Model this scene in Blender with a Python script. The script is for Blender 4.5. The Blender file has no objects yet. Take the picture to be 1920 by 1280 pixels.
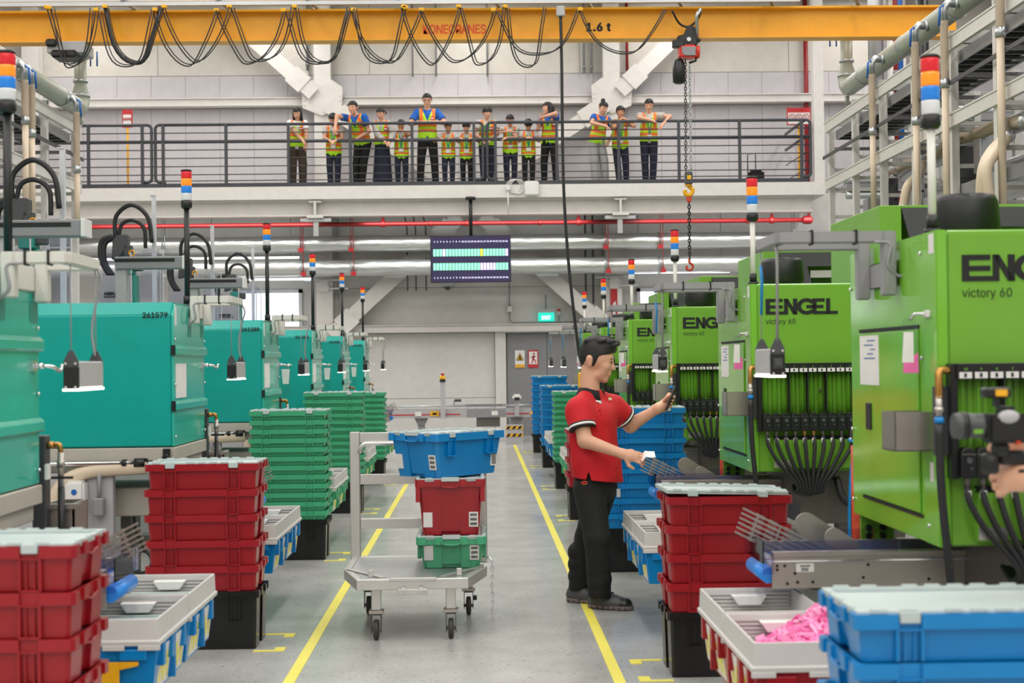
import bpy, bmesh, math, random
import numpy as np
from mathutils import Vector, Matrix
S = bpy.context.scene
C = S.collection
PI = math.pi
rnd = random.Random(7)

# ---------------------------------------------------------------- camera
F_PX, CAM_H = 2800.0, 1.5
def _cam_axes(vx=897.0, vy=681.0, rho=0.0115):
    e2 = np.array([(vx-960)/F_PX, -(vy-640)/F_PX, 1.0]); e2 /= np.linalg.norm(e2)
    e3 = np.array([-math.sin(rho), math.cos(rho), 0.0]); e3 -= e2*(e3@e2); e3 /= np.linalg.norm(e3)
    e1 = np.cross(e3, e2)
    return np.stack([e1, e2, e3], 1)
RC = _cam_axes()
cam = bpy.data.cameras.new('camera'); cam_ob = bpy.data.objects.new('camera', cam); C.objects.link(cam_ob)
right, up, fwd = (Vector(RC[i]) for i in range(3))
m4 = Matrix((right, up, -fwd)).transposed().to_4x4(); m4.translation = (0, 0, CAM_H)
cam_ob.matrix_world = m4
cam.sensor_fit = 'HORIZONTAL'; cam.sensor_width = 36.0; cam.lens = F_PX/1920*36.0
cam.clip_end = 200
cam.dof.use_dof = True; cam.dof.focus_distance = 12.0; cam.dof.aperture_fstop = 4.0
S.camera = cam_ob
def at(px, py, Y):
    """world point on the plane y = Y seen at pixel (px, py) of the 1920x1280 frame"""
    d = RC.T @ np.array([(px-960)/F_PX, -(py-640)/F_PX, 1.0]); p = d*(Y/d[1])
    return Vector((p[0], Y, p[2]+CAM_H))
def atz(px, py, Z):
    d = RC.T @ np.array([(px-960)/F_PX, -(py-640)/F_PX, 1.0]); p = d*((Z-CAM_H)/d[2])
    return Vector((p[0], p[1], Z))

# ---------------------------------------------------------------- light and exposure
S.view_settings.view_transform = 'Standard'; S.view_settings.look = 'None'
S.view_settings.gamma = 1.0; S.view_settings.use_curve_mapping = False
S.view_settings.exposure = 0.0
cy = S.cycles
cy.use_denoising = True; cy.max_bounces = 6; cy.diffuse_bounces = 3; cy.glossy_bounces = 3
cy.transmission_bounces = 4; cy.transparent_max_bounces = 10; cy.caustics_reflective = False; cy.caustics_refractive = False
cy.sample_clamp_indirect = 4.0
W = bpy.data.worlds.new('world'); S.world = W; W.use_nodes = True
W.node_tree.nodes['Background'].inputs[0].default_value = (0.80, 0.90, 1.0, 1)
W.node_tree.nodes['Background'].inputs[1].default_value = 0.6
def area(loc, sx, sy, power, col=(1, .97, .93), rot=(0, 0, 0)):
    l = bpy.data.lights.new('hall_light', 'AREA'); l.shape = 'RECTANGLE'; l.size = sx; l.size_y = sy
    l.energy = power; l.color = col
    o = bpy.data.objects.new('hall_light', l); C.objects.link(o); o.location = loc; o.rotation_euler = rot
LP = 1.45
for x in (-8.0, -4.0, 0.0, 4.0, 8.0):           # rows of luminaires under the hall ceiling
    area((x, 20.0, 9.0), 0.6, 21.0, 330*LP)
    area((x, -2.0, 9.0), 0.6, 20.0, 330*LP)

for x in (-5.5, 0.0, 5.5):                        # added area lights that brighten the wall below the gallery, besides its battens
    area((x, 29.42, 4.34), 4.5, .12, 15*LP, (.92, 1.0, .97), (math.radians(28), 0, 0))

# ---------------------------------------------------------------- materials
def lin(h):
    v = [int(h[i:i+2], 16)/255 for i in (0, 2, 4)]
    return tuple(c/12.92 if c <= .04045 else ((c+.055)/1.055)**2.4 for c in v)
MATS = {}
def mat(name, hx, rough=.5, metal=0.0, var=.06, scale=6.0, bump=0.0, bscale=40.0, emit=0.0, spec=.5, trans=0.0, alpha=1.0, coat=0.0, stretch=None):
    if name in MATS: return MATS[name]
    m = bpy.data.materials.new(name); m.use_nodes = True; nt = m.node_tree; b = nt.nodes['Principled BSDF']
    c = lin(hx)
    b.inputs['Roughness'].default_value = rough; b.inputs['Metallic'].default_value = metal
    b.inputs['Specular IOR Level'].default_value = spec
    b.inputs['Coat Weight'].default_value = coat
    tc = nt.nodes.new('ShaderNodeTexCoord'); src = tc.outputs['Object']
    if stretch:
        mp = nt.nodes.new('ShaderNodeMapping'); mp.inputs['Scale'].default_value = stretch
        nt.links.new(src, mp.inputs[0]); src = mp.outputs[0]
    if var > 0:
        n = nt.nodes.new('ShaderNodeTexNoise'); n.inputs['Scale'].default_value = scale; n.inputs['Detail'].default_value = 4
        nt.links.new(src, n.inputs['Vector'])
        mx = nt.nodes.new('ShaderNodeMix'); mx.data_type = 'RGBA'
        mx.inputs[6].default_value = tuple(max(0, v*(1-var*1.6)) for v in c)+(1,)
        mx.inputs[7].default_value = tuple(min(1, v*(1+var*1.6)) for v in c)+(1,)
        nt.links.new(n.outputs['Fac'], mx.inputs[0]); nt.links.new(mx.outputs[2], b.inputs['Base Color'])
    else:
        b.inputs['Base Color'].default_value = c+(1,)
    if bump > 0:
        n2 = nt.nodes.new('ShaderNodeTexNoise'); n2.inputs['Scale'].default_value = bscale; n2.inputs['Detail'].default_value = 3
        nt.links.new(src, n2.inputs['Vector'])
        bp = nt.nodes.new('ShaderNodeBump'); bp.inputs['Strength'].default_value = bump; bp.inputs['Distance'].default_value = .01
        nt.links.new(n2.outputs['Fac'], bp.inputs['Height']); nt.links.new(bp.outputs['Normal'], b.inputs['Normal'])
    if emit > 0:
        b.inputs['Emission Color'].default_value = c+(1,); b.inputs['Emission Strength'].default_value = emit
    b.inputs['Transmission Weight'].default_value = trans; b.inputs['Alpha'].default_value = alpha
    MATS[name] = m
    return m

mat('floor_paint', 'b9b9b6', .22, var=0)
def floor_nodes():
    m = MATS['floor_paint']; nt = m.node_tree; b = nt.nodes['Principled BSDF']; tc = nt.nodes['Texture Coordinate']
    def noise(sc, det=5):
        n = nt.nodes.new('ShaderNodeTexNoise'); n.inputs['Scale'].default_value = sc; n.inputs['Detail'].default_value = det
        nt.links.new(tc.outputs['Object'], n.inputs['Vector']); return n
    def ramp(src, p0, p1, c0, c1):
        r = nt.nodes.new('ShaderNodeValToRGB'); e = r.color_ramp.elements
        e[0].position = p0; e[0].color = c0; e[1].position = p1; e[1].color = c1
        nt.links.new(src, r.inputs[0]); return r
    a = ramp(noise(3.0).outputs['Fac'], .3, .7, (.40, .40, .385, 1), (.50, .50, .485, 1))
    sp = ramp(noise(95.0, 2).outputs['Fac'], .655, .70, (1, 1, 1, 1), (.30, .31, .31, 1))
    mp = nt.nodes.new('ShaderNodeMapping'); mp.inputs['Scale'].default_value = (14, 30, 1); mp.inputs['Rotation'].default_value = (0, 0, .3)
    nt.links.new(tc.outputs['Object'], mp.inputs[0])
    v = nt.nodes.new('ShaderNodeTexVoronoi'); v.inputs['Scale'].default_value = 1.0; nt.links.new(mp.outputs[0], v.inputs['Vector'])
    fl = ramp(v.outputs['Distance'], .10, .15, (.16, .17, .17, 1), (1, 1, 1, 1))
    w = ramp(noise(60.0, 2).outputs['Fac'], .60, .66, (1, 1, 1, 1), (1.25, 1.25, 1.25, 1))
    cur = a.outputs[0]
    for x in (sp, fl, w):
        k = nt.nodes.new('ShaderNodeMix'); k.data_type = 'RGBA'; k.blend_type = 'MULTIPLY'; k.inputs[0].default_value = .8
        nt.links.new(cur, k.inputs[6]); nt.links.new(x.outputs[0], k.inputs[7]); cur = k.outputs[2]
    nt.links.new(cur, b.inputs['Base Color'])
    rr = ramp(noise(1.3).outputs['Fac'], .3, .7, (.13, .13, .13, 1), (.27, .27, .27, 1))
    nt.links.new(rr.outputs[0], b.inputs['Roughness'])
floor_nodes()
G = {'floor_paint': MATS['floor_paint']}
for a in [
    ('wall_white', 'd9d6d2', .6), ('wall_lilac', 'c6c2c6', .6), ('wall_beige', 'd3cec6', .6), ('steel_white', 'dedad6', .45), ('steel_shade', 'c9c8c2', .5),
    ('ceiling_paint', 'd8d8d4', .7), ('yellow_line', 'ece05a', .45), ('rail_dark', '3a3b42', .4), ('crane_yellow', 'f6ad1c', .38), ('teal', '009e94', .33),
    ('teal_end', '35b9a4', .15), ('lime', '73ad36', .30), ('lime_end', '7cbf3f', .12), ('black_plastic', '17181a', .38), ('dark_grey', '4a4b4e', .45),
    ('mid_grey', '8d8d90', .42), ('lamp_grey', '9a999c', .4), ('lamp_white', 'dcdad2', .4), ('crate_red', '9c1722', .27), ('crate_blue', '0580c6', .27),
    ('crate_green', '43a578', .27), ('crate_black', '111111', .25), ('lid_grey', 'bcc8c8', .35), ('bin_grey', 'cfccca', .4), ('label_white', 'e4e2e0', .55),
    ('red_pipe', '8e1a1c', .4), ('paper', 'ece9e6', .7), ('hose_black', '202123', .45), ('hose_beige', 'b6a48f', .55), ('tube_beige', 'd9c6ae', .45),
    ('pipe_grey', 'a9ada0', .35), ('door_grey', '87878a', .45), ('yellow_tag', 'f0ae0c', .45), ('blue_cable', '1187cf', .4), ('ink', '101112', .6),
    ('konered', 'ee5a1e', .5), ('panel_grey', 'b4b2b4', .45), ('teal_dark', '2f8f7f', .4), ('orange_red', 'c8401c', .6), ('blue_handle', '1f62b5', .4),
    ('pale_post', 'd6d6dc', .4), ('beige_metal', 'b7b1a6', .45), ('sign_red', 'c42a30', .5), ('hoist_red', 'dd3b2c', .4), ('rubber', '3a3532', .6),
    ('bluish', '6f78a8', .3), ('chute_blue', '2f8eea', .35), ('pink_part', 'ee6fb0', .3), ('pink_light', 'f79cca', .3), ('purple_panel', '8f86b6', .3),
    ('skin', 'd9a488', .5), ('skin_tan', 'c08a66', .5), ('hair', '151314', .6), ('navy', '1b1f33', .8), ('black_cloth', '131314', .85),
    ('blue_cloth', '0d57b0', .75), ('grey_cloth', 'bdb9b4', .8), ('jean_grey', 'a9a9a8', .85), ('brown_cloth', '41342a', .85), ('polo_red', 'c8101f', .75),
    ('vest_lime', 'b6f01e', .6), ('vest_orange', 'ff7a30', .55), ('white_cloth', 'e9e6e4', .8), ('shoe_grey', '4b4a4c', .6), ('sole_grey', '756a66', .6),
    ('lip', 'a9564d', .5), ('white_paint', 'f0efec', .4), ('lanyard', '1d8a8a', .6), ('hazard_yellow', 'f2b21a', .5), ('fleck_pipe', '5a5d62', .5)]:
    G[a[0]] = mat(*a)
for n, h, r in [('aluminium', 'd3d1ce', .34), ('chrome', 'e6e6e8', .14), ('steel', 'b9b2aa', .38), ('galvanised', 'b9bcbe', .36), ('dark_steel', '74706b', .4), ('brass', 'b98a4a', .3)]:
    G[n] = mat(n, h, r, metal=.9 if n != 'aluminium' else .75, bump=.05, bscale=25)
G['duct_foil'] = mat('duct_foil', 'd8d9d8', .30, metal=.85, var=.10, scale=5, bump=.9, bscale=9, stretch=(.5, 3, 3))
G['red_wrap'] = mat('red_wrap', 'c2401f', .5, var=.3, scale=18, bump=.8, bscale=20)
for n, h, e in [('lens_red', 'd01020', .25), ('lens_amber', 'f98c06', .35), ('lens_blue', '0c78d2', .22), ('lens_clear', 'd9dadc', .05)]:
    G[n] = mat(n, h, .18, var=.08, scale=30, emit=e, coat=.4)
G['lamp_glow'] = mat('lamp_glow', 'fff6ea', .5, var=0, emit=5.0)
G['window_glow'] = mat('window_glow', 'f2f8ff', .3, var=0, emit=1.5)
G['tube_glow'] = mat('tube_glow', 'f6fbff', .3, var=0, emit=2.2)
G['screen_bg'] = mat('screen_bg', '2a2547', .12, var=.04, emit=.55)
for n, h, e in [('cell_green', '8fe6c2', .9), ('cell_lilac', 'dccdf6', .9), ('cell_yellow', 'e6ee4e', .9), ('screen_text', 'e0d8f6', .9), ('exit_green', '1fd8c0', .85), ('exit_white', 'f4fffa', 1.0)]:
    G[n] = mat(n, h, .3, var=0, emit=e)
def clear_mat(name, tint, a, rough=.04):
    m = bpy.data.materials.new(name); m.use_nodes = True; nt = m.node_tree; nt.nodes.remove(nt.nodes['Principled BSDF'])
    t = nt.nodes.new('ShaderNodeBsdfTransparent'); t.inputs[0].default_value = tint+(1,)
    g = nt.nodes.new('ShaderNodeBsdfGlossy'); g.inputs['Roughness'].default_value = rough; g.inputs[0].default_value = (.9, .92, 1, 1)
    lw = nt.nodes.new('ShaderNodeLayerWeight'); lw.inputs[0].default_value = a
    mx = nt.nodes.new('ShaderNodeMixShader'); nt.links.new(lw.outputs['Fresnel'], mx.inputs[0])
    nt.links.new(t.outputs[0], mx.inputs[1]); nt.links.new(g.outputs[0], mx.inputs[2])
    nt.links.new(mx.outputs[0], nt.nodes['Material Output'].inputs[0]); return m
G['polycarbonate'] = clear_mat('polycarbonate', (.92, .93, .97), .14)
G['clear_tube'] = clear_mat('clear_tube', (.90, .95, .80), .10, .12)
G['acrylic_violet'] = clear_mat('acrylic_violet', (.86, .84, .94), .14)
G['clear_bag'] = clear_mat('clear_bag', (.90, .94, .93), .2, .25)

# ---------------------------------------------------------------- mesh helpers
class MB:
    def __init__(s): s.v = []; s.f = []; s.sm = []; s.mi = []; s.cur = 0
    def add(s, vs, fs, sm=False):
        o = len(s.v); s.v += [tuple(v) for v in vs]
        for f in fs: s.f.append([i+o for i in f]); s.sm.append(sm); s.mi.append(s.cur)
        return s
    def hexa(s, p):   # 0-3 bottom ccw, 4-7 top
        return s.add(p, [(3, 2, 1, 0), (4, 5, 6, 7), (0, 1, 5, 4), (1, 2, 6, 5), (2, 3, 7, 6), (3, 0, 4, 7)])
    def box(s, x0, x1, y0, y1, z0, z1):
        if x0 > x1: x0, x1 = x1, x0
        if y0 > y1: y0, y1 = y1, y0
        if z0 > z1: z0, z1 = z1, z0
        return s.hexa([(x0, y0, z0), (x1, y0, z0), (x1, y1, z0), (x0, y1, z0), (x0, y0, z1), (x1, y0, z1), (x1, y1, z1), (x0, y1, z1)])
    def cbox(s, c, d): return s.box(c[0]-d[0]/2, c[0]+d[0]/2, c[1]-d[1]/2, c[1]+d[1]/2, c[2]-d[2]/2, c[2]+d[2]/2)
    def loft(s, rings, cap0=True, cap1=True, sm=False):
        n = len(rings[0]); vs = [p for r in rings for p in r]; fs = []
        for k in range(len(rings)-1):
            for i in range(n):
                j = (i+1) % n; fs.append((k*n+i, k*n+j, (k+1)*n+j, (k+1)*n+i))
        s.add(vs, fs, sm)
        o = len(s.v)-len(vs)
        if cap0: s.f.append([o+i for i in range(n)][::-1]); s.sm.append(False); s.mi.append(s.cur)
        if cap1: s.f.append([o+(len(rings)-1)*n+i for i in range(n)]); s.sm.append(False); s.mi.append(s.cur)
        return s
    def tube(s, pts, r, n=8, closed=False, flat=1.0):
        P = [Vector(p) for p in pts]; m = len(P); rings = []
        rs = r if isinstance(r, (list, tuple)) else [r]*m
        nrm = None
        for i in range(m):
            a = P[(i-1) % m] if (closed or i > 0) else P[i]; b = P[(i+1) % m] if (closed or i < m-1) else P[i]
            t = (b-a).normalized() if (b-a).length > 1e-9 else Vector((0, 0, 1))
            if nrm is None:
                nrm = t.cross(Vector((0, 0, 1)) if abs(t.z) < .9 else Vector((0, 1, 0))).normalized()
            else:
                nrm = (nrm - t*nrm.dot(t)); nrm = nrm.normalized() if nrm.length > 1e-6 else t.orthogonal().normalized()
            bn = t.cross(nrm)
            rings.append([P[i]+(nrm*math.cos(2*PI*k/n)*flat+bn*math.sin(2*PI*k/n))*rs[i] for k in range(n)])
        if closed:
            rings.append(rings[0]); return s.loft(rings, False, False, True)
        return s.loft(rings, True, True, True)
    def bar(s, a, b, w, h, upv=(0, 0, 1)):
        a, b = Vector(a), Vector(b); t = (b-a).normalized(); u = Vector(upv); u = (u-t*u.dot(t)).normalized(); l = t.cross(u)
        R = lambda p: [p+l*(-w/2)+u*(-h/2), p+l*(w/2)+u*(-h/2), p+l*(w/2)+u*(h/2), p+l*(-w/2)+u*(h/2)]
        return s.hexa([R(a)[0], R(a)[1], R(b)[1], R(b)[0], R(a)[3], R(a)[2], R(b)[2], R(b)[3]])
    def lathe(s, prof, n=16, c=(0, 0, 0), ax='z'):
        def pt(r, h, k):
            x, y = r*math.cos(2*PI*k/n), r*math.sin(2*PI*k/n)
            d = {'z': (x, y, h), 'x': (h, x, y), 'y': (y, h, x)}[ax]
            return (c[0]+d[0], c[1]+d[1], c[2]+d[2])
        return s.loft([[pt(r, h, k) for k in range(n)] for r, h in prof], True, True, True)
    def cyl(s, c, r, h, n=16, ax='z'): return s.lathe([(r, 0), (r, h)], n, c, ax)
    def prism(s, poly, a, b, pl='xz'):   # polygon in plane pl extruded along the third axis from a to b
        f = {'xz': lambda u, v, w: (u, w, v), 'xy': lambda u, v, w: (u, v, w), 'yz': lambda u, v, w: (w, u, v)}[pl]
        return s.loft([[f(u, v, a) for u, v in poly], [f(u, v, b) for u, v in poly]])
    def ball(s, c, r, n=10, k=6, sc=(1, 1, 1)):
        rings = []
        for i in range(k+1):
            t = PI*i/k; rr = max(math.sin(t), .02)
            rings.append([(c[0]+r*sc[0]*rr*math.cos(2*PI*j/n), c[1]+r*sc[1]*rr*math.sin(2*PI*j/n), c[2]-r*sc[2]*math.cos(t)) for j in range(n)])
        return s.loft(rings, True, True, True)
    def mesh(s, name, mats, bevel=0.0, segs=1):
        me = bpy.data.meshes.new(name); me.from_pydata(s.v, [], s.f)
        me.polygons.foreach_set('use_smooth', s.sm); me.polygons.foreach_set('material_index', s.mi)
        for m in (mats if isinstance(mats, (list, tuple)) else [mats]): me.materials.append(G[m] if isinstance(m, str) else m)
        bm = bmesh.new(); bm.from_mesh(me)
        bmesh.ops.recalc_face_normals(bm, faces=bm.faces)
        if bevel > 0:
            es = [e for e in bm.edges if len(e.link_faces) == 2 and e.calc_face_angle(0) > .6 and not (e.link_faces[0].smooth and e.link_faces[1].smooth)]
            bmesh.ops.bevel(bm, geom=es, offset=bevel, segments=segs, affect='EDGES', clamp_overlap=True)
        bm.to_mesh(me); bm.free(); me.update(); return me
    def build(s, name, mats, parent=None, bevel=0.0, segs=1):
        return link(name, s.mesh(name, mats, bevel, segs), parent)
KIDS = {}
def link(name, me, parent=None):
    o = bpy.data.objects.new(name, me); C.objects.link(o)
    if parent is not None: attach(o, parent)
    return o
WM = {}
def attach(o, p):
    o.parent = p; o.matrix_parent_inverse = WM.get(p.name, Matrix.Identity(4)).inverted(); KIDS.setdefault(p.name, []).append(o)
def tag(o, label=None, cat=None, group=None, kind=None):
    if label: o['label'] = label
    if cat: o['category'] = cat
    if group: o['group'] = group
    if kind: o['kind'] = kind
    return o
def thing(name, label, cat, loc=(0, 0, 0), group=None):
    o = bpy.data.objects.new(name, None); C.objects.link(o); o.empty_display_size = .1; o.location = loc
    WM[o.name] = Matrix.Translation(loc)
    return tag(o, label, cat, group)
def dup(e, dl=(0, 0, 0), label=None, group=None, rz=0.0):
    r = e.copy(); C.objects.link(r); r.location = e.location+Vector(dl); r.rotation_euler.z += rz
    if label: r['label'] = label
    if group: r['group'] = group
    for ch in KIDS.get(e.name, []):
        c = ch.copy(); C.objects.link(c); c.parent = r; c.matrix_parent_inverse = ch.matrix_parent_inverse.copy(); KIDS.setdefault(r.name, []).append(c)
        for g in KIDS.get(ch.name, []):
            d = g.copy(); C.objects.link(d); d.parent = c; d.matrix_parent_inverse = g.matrix_parent_inverse.copy(); KIDS.setdefault(c.name, []).append(d)
    WM[r.name] = Matrix.Translation(r.location)
    return r
def struct(name, mb, mats, parent=None, bevel=0.0):
    o = mb.build(name, mats, parent, bevel)
    if parent is None: o['kind'] = 'structure'
    return o
try:      # the sans serif that ships with Blender itself; its built-in font otherwise
    import os
    FONT = bpy.data.fonts.load(os.path.join(bpy.utils.system_resource('DATAFILES', path='fonts'), 'Inter.woff2'))
except Exception:
    FONT = None
def text_mesh(body, size, bold=0.0, align='LEFT', space=1.0, depth=0.0):
    cu = bpy.data.curves.new('txt', 'FONT'); cu.body = body
    if FONT: cu.font = FONT
    cu.resolution_u = 3; cu.size = size; cu.align_x = align; cu.space_character = space; cu.extrude = depth
    o = bpy.data.objects.new('txt', cu); me = bpy.data.meshes.new_from_object(o); bpy.data.objects.remove(o)
    if bold > 0:      # heavier strokes: the same outline laid down again a little to each side
        bm = bmesh.new()
        for i, (dx, dy) in enumerate(((-1, 0), (1, 0), (0, .7), (0, -.7), (.7, .5), (-.7, -.5))):
            me.transform(Matrix.Translation((dx*bold, dy*bold, i*.0006))); bm.from_mesh(me); me.transform(Matrix.Translation((-dx*bold, -dy*bold, -i*.0006)))
        bm.to_mesh(me); bm.free()
    return me
def text(name, body, size, loc, m, parent, bold=0.0, align='LEFT', face='front', sx=1.0, space=1.0):
    me = text_mesh(body, size, bold, align, space); me.materials.clear(); me.materials.append(G[m])
    rot = {'front': Matrix.Rotation(PI/2, 4, 'X'), 'right': Matrix.Rotation(PI/2, 4, 'Z') @ Matrix.Rotation(PI/2, 4, 'X'), 'left': Matrix.Rotation(-PI/2, 4, 'Z') @ Matrix.Rotation(PI/2, 4, 'X')}[face]
    me.transform(Matrix.Translation(loc) @ rot @ Matrix.Diagonal((sx, 1, 1, 1)))
    return link(name, me, parent)
def arc(c, r, a0, a1, n, pl='xz'):
    out = []
    for i in range(n+1):
        t = a0+(a1-a0)*i/n; u, v = r*math.cos(t), r*math.sin(t)
        out.append({'xz': (c[0]+u, c[1], c[2]+v), 'yz': (c[0], c[1]+u, c[2]+v), 'xy': (c[0]+u, c[1]+v, c[2])}[pl])
    return out
def bez(p, n=12):
    """smooth curve through the given points (Catmull-Rom)"""
    P = [Vector(q) for q in p]; P = [P[0]*2-P[1]]+P+[P[-1]*2-P[-2]]; out = []
    for i in range(1, len(P)-2):
        for k in range(n):
            t = k/n; a, b, c, d = P[i-1], P[i], P[i+1], P[i+2]
            out.append(.5*((2*b)+(-a+c)*t+(2*a-5*b+4*c-d)*t*t+(-a+3*b-3*c+d)*t**3))
    out.append(P[-2]); return out
ORD = ['topmost', 'second', 'third', 'fourth', 'fifth', 'sixth', 'seventh', 'eighth', 'ninth', 'tenth', 'eleventh', 'twelfth', 'thirteenth']
# ---------------------------------------------------------------- the hall
struct('floor', MB().box(-11, 11, -13, 31.2, -.2, 0), 'floor_paint')
struct('ceiling', MB().box(-11, 11, -13, 31.2, 9.3, 9.5), 'ceiling_paint')
wl = struct('wall_left', MB().box(-11.2, -11, -13, 31.2, 0, 9.3), 'wall_white')
wr = struct('wall_right', MB().box(11, 11.2, -13, 31.2, 0, 9.3), 'wall_lilac')
struct('wall_rear', MB().box(-11, 11, -13.2, -13, 0, 9.3), 'wall_white')
WY = 31.0
wb = struct('wall_back', MB().box(-11, 11, WY+.06, WY+.26, 0, 9.3), 'wall_white')
def pieces(parent, spec, m, name='panel'):
    base = {}
    for (x0, x1, z0, z1, mm) in spec:
        k = (round(x1-x0, 3), round(z1-z0, 3), mm)
        if k not in base: base[k] = MB().box(0, x1-x0, .035, .06, 0, z1-z0).mesh(name, mm, .004)
        o = bpy.data.objects.new(name, base[k]); C.objects.link(o); o.location = (x0, WY, z0); o.parent = parent
spec = []
for i in range(31):                                   # vertical sheets behind the gallery
    x = -10.95+i*.706
    spec.append((x, x+.702, 5.0, 6.84, 'wall_lilac')); spec.append((x, x+.702, 7.03, 7.52, 'wall_lilac'))
for i in range(5):                                    # large upper sheets
    x = -10.95+i*4.38
    spec.append((x, x+4.37, 7.53, 8.3, 'wall_beige')); spec.append((x, x+4.37, 8.31, 9.28, 'wall_beige'))
for (x0, x1) in ((-10.95, -5.05), (-3.3, .34)):       # lower sheets below the girt
    for z0, z1 in ((.02, .78), (.79, 2.14)): spec.append((x0, x1, z0, z1, 'wall_white'))
spec += [(2.85, 3.2, .02, 2.9, 'wall_white'), (-3.62, -2.9, 2.32, 4.98, 'wall_white'), (5.2, 10.9, .02, 4.98, 'wall_white')]
spec += [(-2.88, 2.6, 2.32, 3.08, 'wall_white'), (-2.88, 2.6, 3.09, 4.98, 'wall_white'), (2.62, 3.3, 2.9, 4.98, 'wall_white'), (-10.95, -5.05, 2.32, 4.98, 'wall_white'),
         (-5.05, -3.62, 3.09, 4.98, 'wall_white'), (3.3, 5.2, 3.05, 4.98, 'wall_white'), (-5.05, -3.32, .02, 2.14, 'wall_white'), (3.3, 5.2, .02, 2.1, 'wall_white')]
pieces(wb, spec, None)
# frame of the hall: columns, girts and braces
def column(name, x):
    m = MB(); y0, y1 = WY-.34, WY-.02
    m.box(x-.17, x+.17, y0, y0+.03, 0, 9.2).box(x-.17, x+.17, y1-.03, y1, 0, 9.2).box(x-.02, x+.02, y0+.03, y1-.03, 0, 9.2)
    return struct(name, m, 'steel_white')
column('trim_1', -3.14); column('trim_2', 2.81); column('trim_3', -9.1); column('trim_4', 8.76)
def girt(name, z0, z1, x0=-10.9, x1=10.9, y=WY-.1):
    struct(name, MB().box(x0, x1, y-.12, y+.1, z0, z1).box(x0, x1, y-.16, y-.12, z0, z0+.02).box(x0, x1, y-.16, y-.12, z1-.02, z1), 'steel_white')
girt('trim_5', 6.85, 7.02); girt('trim_6', 2.15, 2.31, -10.9, 3.3)
def brace(name, a, b, w=.30):
    a, b = Vector(a), Vector(b)
    n = (b-a).normalized().cross(Vector((0, 1, 0))).normalized(); d = Vector((0, .11, 0))
    m = MB().bar(a-d, b-d, .025, w, n).bar(a+d, b+d, .025, w, n).bar(a, b, .2, .025, n)
    e = (b-a).normalized()
    for q, sg in ((a, 1), (b, -1)):
        m.bar(q-d*1.25+e*sg*.25, q-d*1.25+e*sg*.62, .02, w*1.3, n)
    struct(name, m, 'steel_white')
by = WY-.36
brace('trim_7', (-3.3, by, 7.05), (-5.0, by, 8.6)); brace('trim_8', (2.97, by, 7.05), (4.6, by, 8.6))
brace('trim_9', (-3.0, by, 6.8), (-.25, by, 5.0)); brace('trim_10', (2.7, by, 6.8), (-.05, by, 5.0))
brace('trim_11', (-.35, by, 4.5), (-3.0, by, 2.1)); brace('trim_12', (.1, by, 4.5), (2.75, by, 2.1))
def gusset(name, x, z, sx):
    m = MB().prism([(x, z-.32), (x+sx*.40, z-.16), (x+sx*.42, z+.26), (x+sx*.2, z+.42), (x, z+.30)], by-.03, by+.03)
    for dz in (-.12, .0, .12):
        m.cyl((x+sx*.36, by-.05, z+dz*.8), .018, .03, 8, 'y')
    struct(name, m, 'steel_white')
gusset('trim_13', -3.14, 6.93, -1); gusset('trim_14', -3.14, 6.93, 1); gusset('trim_15', 2.81, 6.93, -1); gusset('trim_16', 2.81, 6.93, 1)
# windows low in the back wall
def window(name, x0, x1, z0, z1, nm=1):
    m = MB(); y = WY-.02
    for a in (x0-.07, x1): m.box(a, a+.07, y-.05, y+.06, z0-.07, z1+.07)
    for a in (z0-.07, z1): m.box(x0-.07, x1+.07, y-.05, y+.06, a, a+.07)
    w = struct(name, m, 'pale_post')
    MB().box(x0, x1, y+.03, y+.05, z0, z1).build('pane', 'window_glow', w)
    for k in range(1, nm+1):
        xx = x0+(x1-x0)*k/(nm+1); MB().box(xx-.02, xx+.02, y-.02, y+.03, z0, z1).build('window_bar', 'pale_post', w)
window('window_1', -4.98, -3.70, 2.22, 3.0); window('window_2', 3.38, 5.1, 2.15, 2.95)
# double door with its frame
d = struct('door_1', MB().box(.60, 1.42, WY-.06, WY+.05, 0, 2.14), 'door_grey')
MB().box(1.43, 2.58, WY-.06, WY+.05, 0, 2.14).build('door_leaf', 'door_grey', d)
MB().box(1.30, 1.36, WY-.09, WY-.06, .95, 1.18).build('door_handle', 'steel', d)
MB().box(.56, 1.55, WY-.2, WY-.06, 2.13, 2.26).box(1.62, 2.6, WY-.16, WY-.06, 2.14, 2.24).build('door_closer', 'aluminium', d)
struct('trim_17', MB().box(.35, .57, WY-.12, WY+.05, 0, 2.3), 'steel_white'); struct('trim_18', MB().box(2.6, 2.72, WY-.12, WY+.05, 0, 2.3), 'steel_white')
def sign(name, label, x0, x1, z0, z1, bg, marks):
    t = thing(name, label, 'sign', ((x0+x1)/2, WY-.06, z0))
    MB().box(x0, x1, WY-.08, WY-.062, z0, z1).build('plate', bg, t)
    for (m, mm) in marks: m.build('symbol', mm, t)
y = WY-.085
cx, cz = .86, 1.63
sign('warning_sign', 'white and yellow triangle warning sign on the grey door', .76, .96, 1.40, 1.76, 'paper',
     [(MB().prism([(cx-.08, cz-.08), (cx+.08, cz-.08), (cx, cz+.08)], y, y+.008), 'ink'), (MB().prism([(cx-.06, cz-.067), (cx+.06, cz-.067), (cx, cz+.055)], y-.004, y+.004), 'hazard_yellow'),
      (MB().prism([(cx-.02, cz-.06), (cx+.025, cz-.06), (cx+.02, cz-.01), (cx, cz+.03), (cx-.015, cz)], y-.008, y), 'ink'),
      (MB().box(.765, .955, y, y+.01, 1.405, 1.47), 'hazard_yellow')])
cx = 1.135
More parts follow.
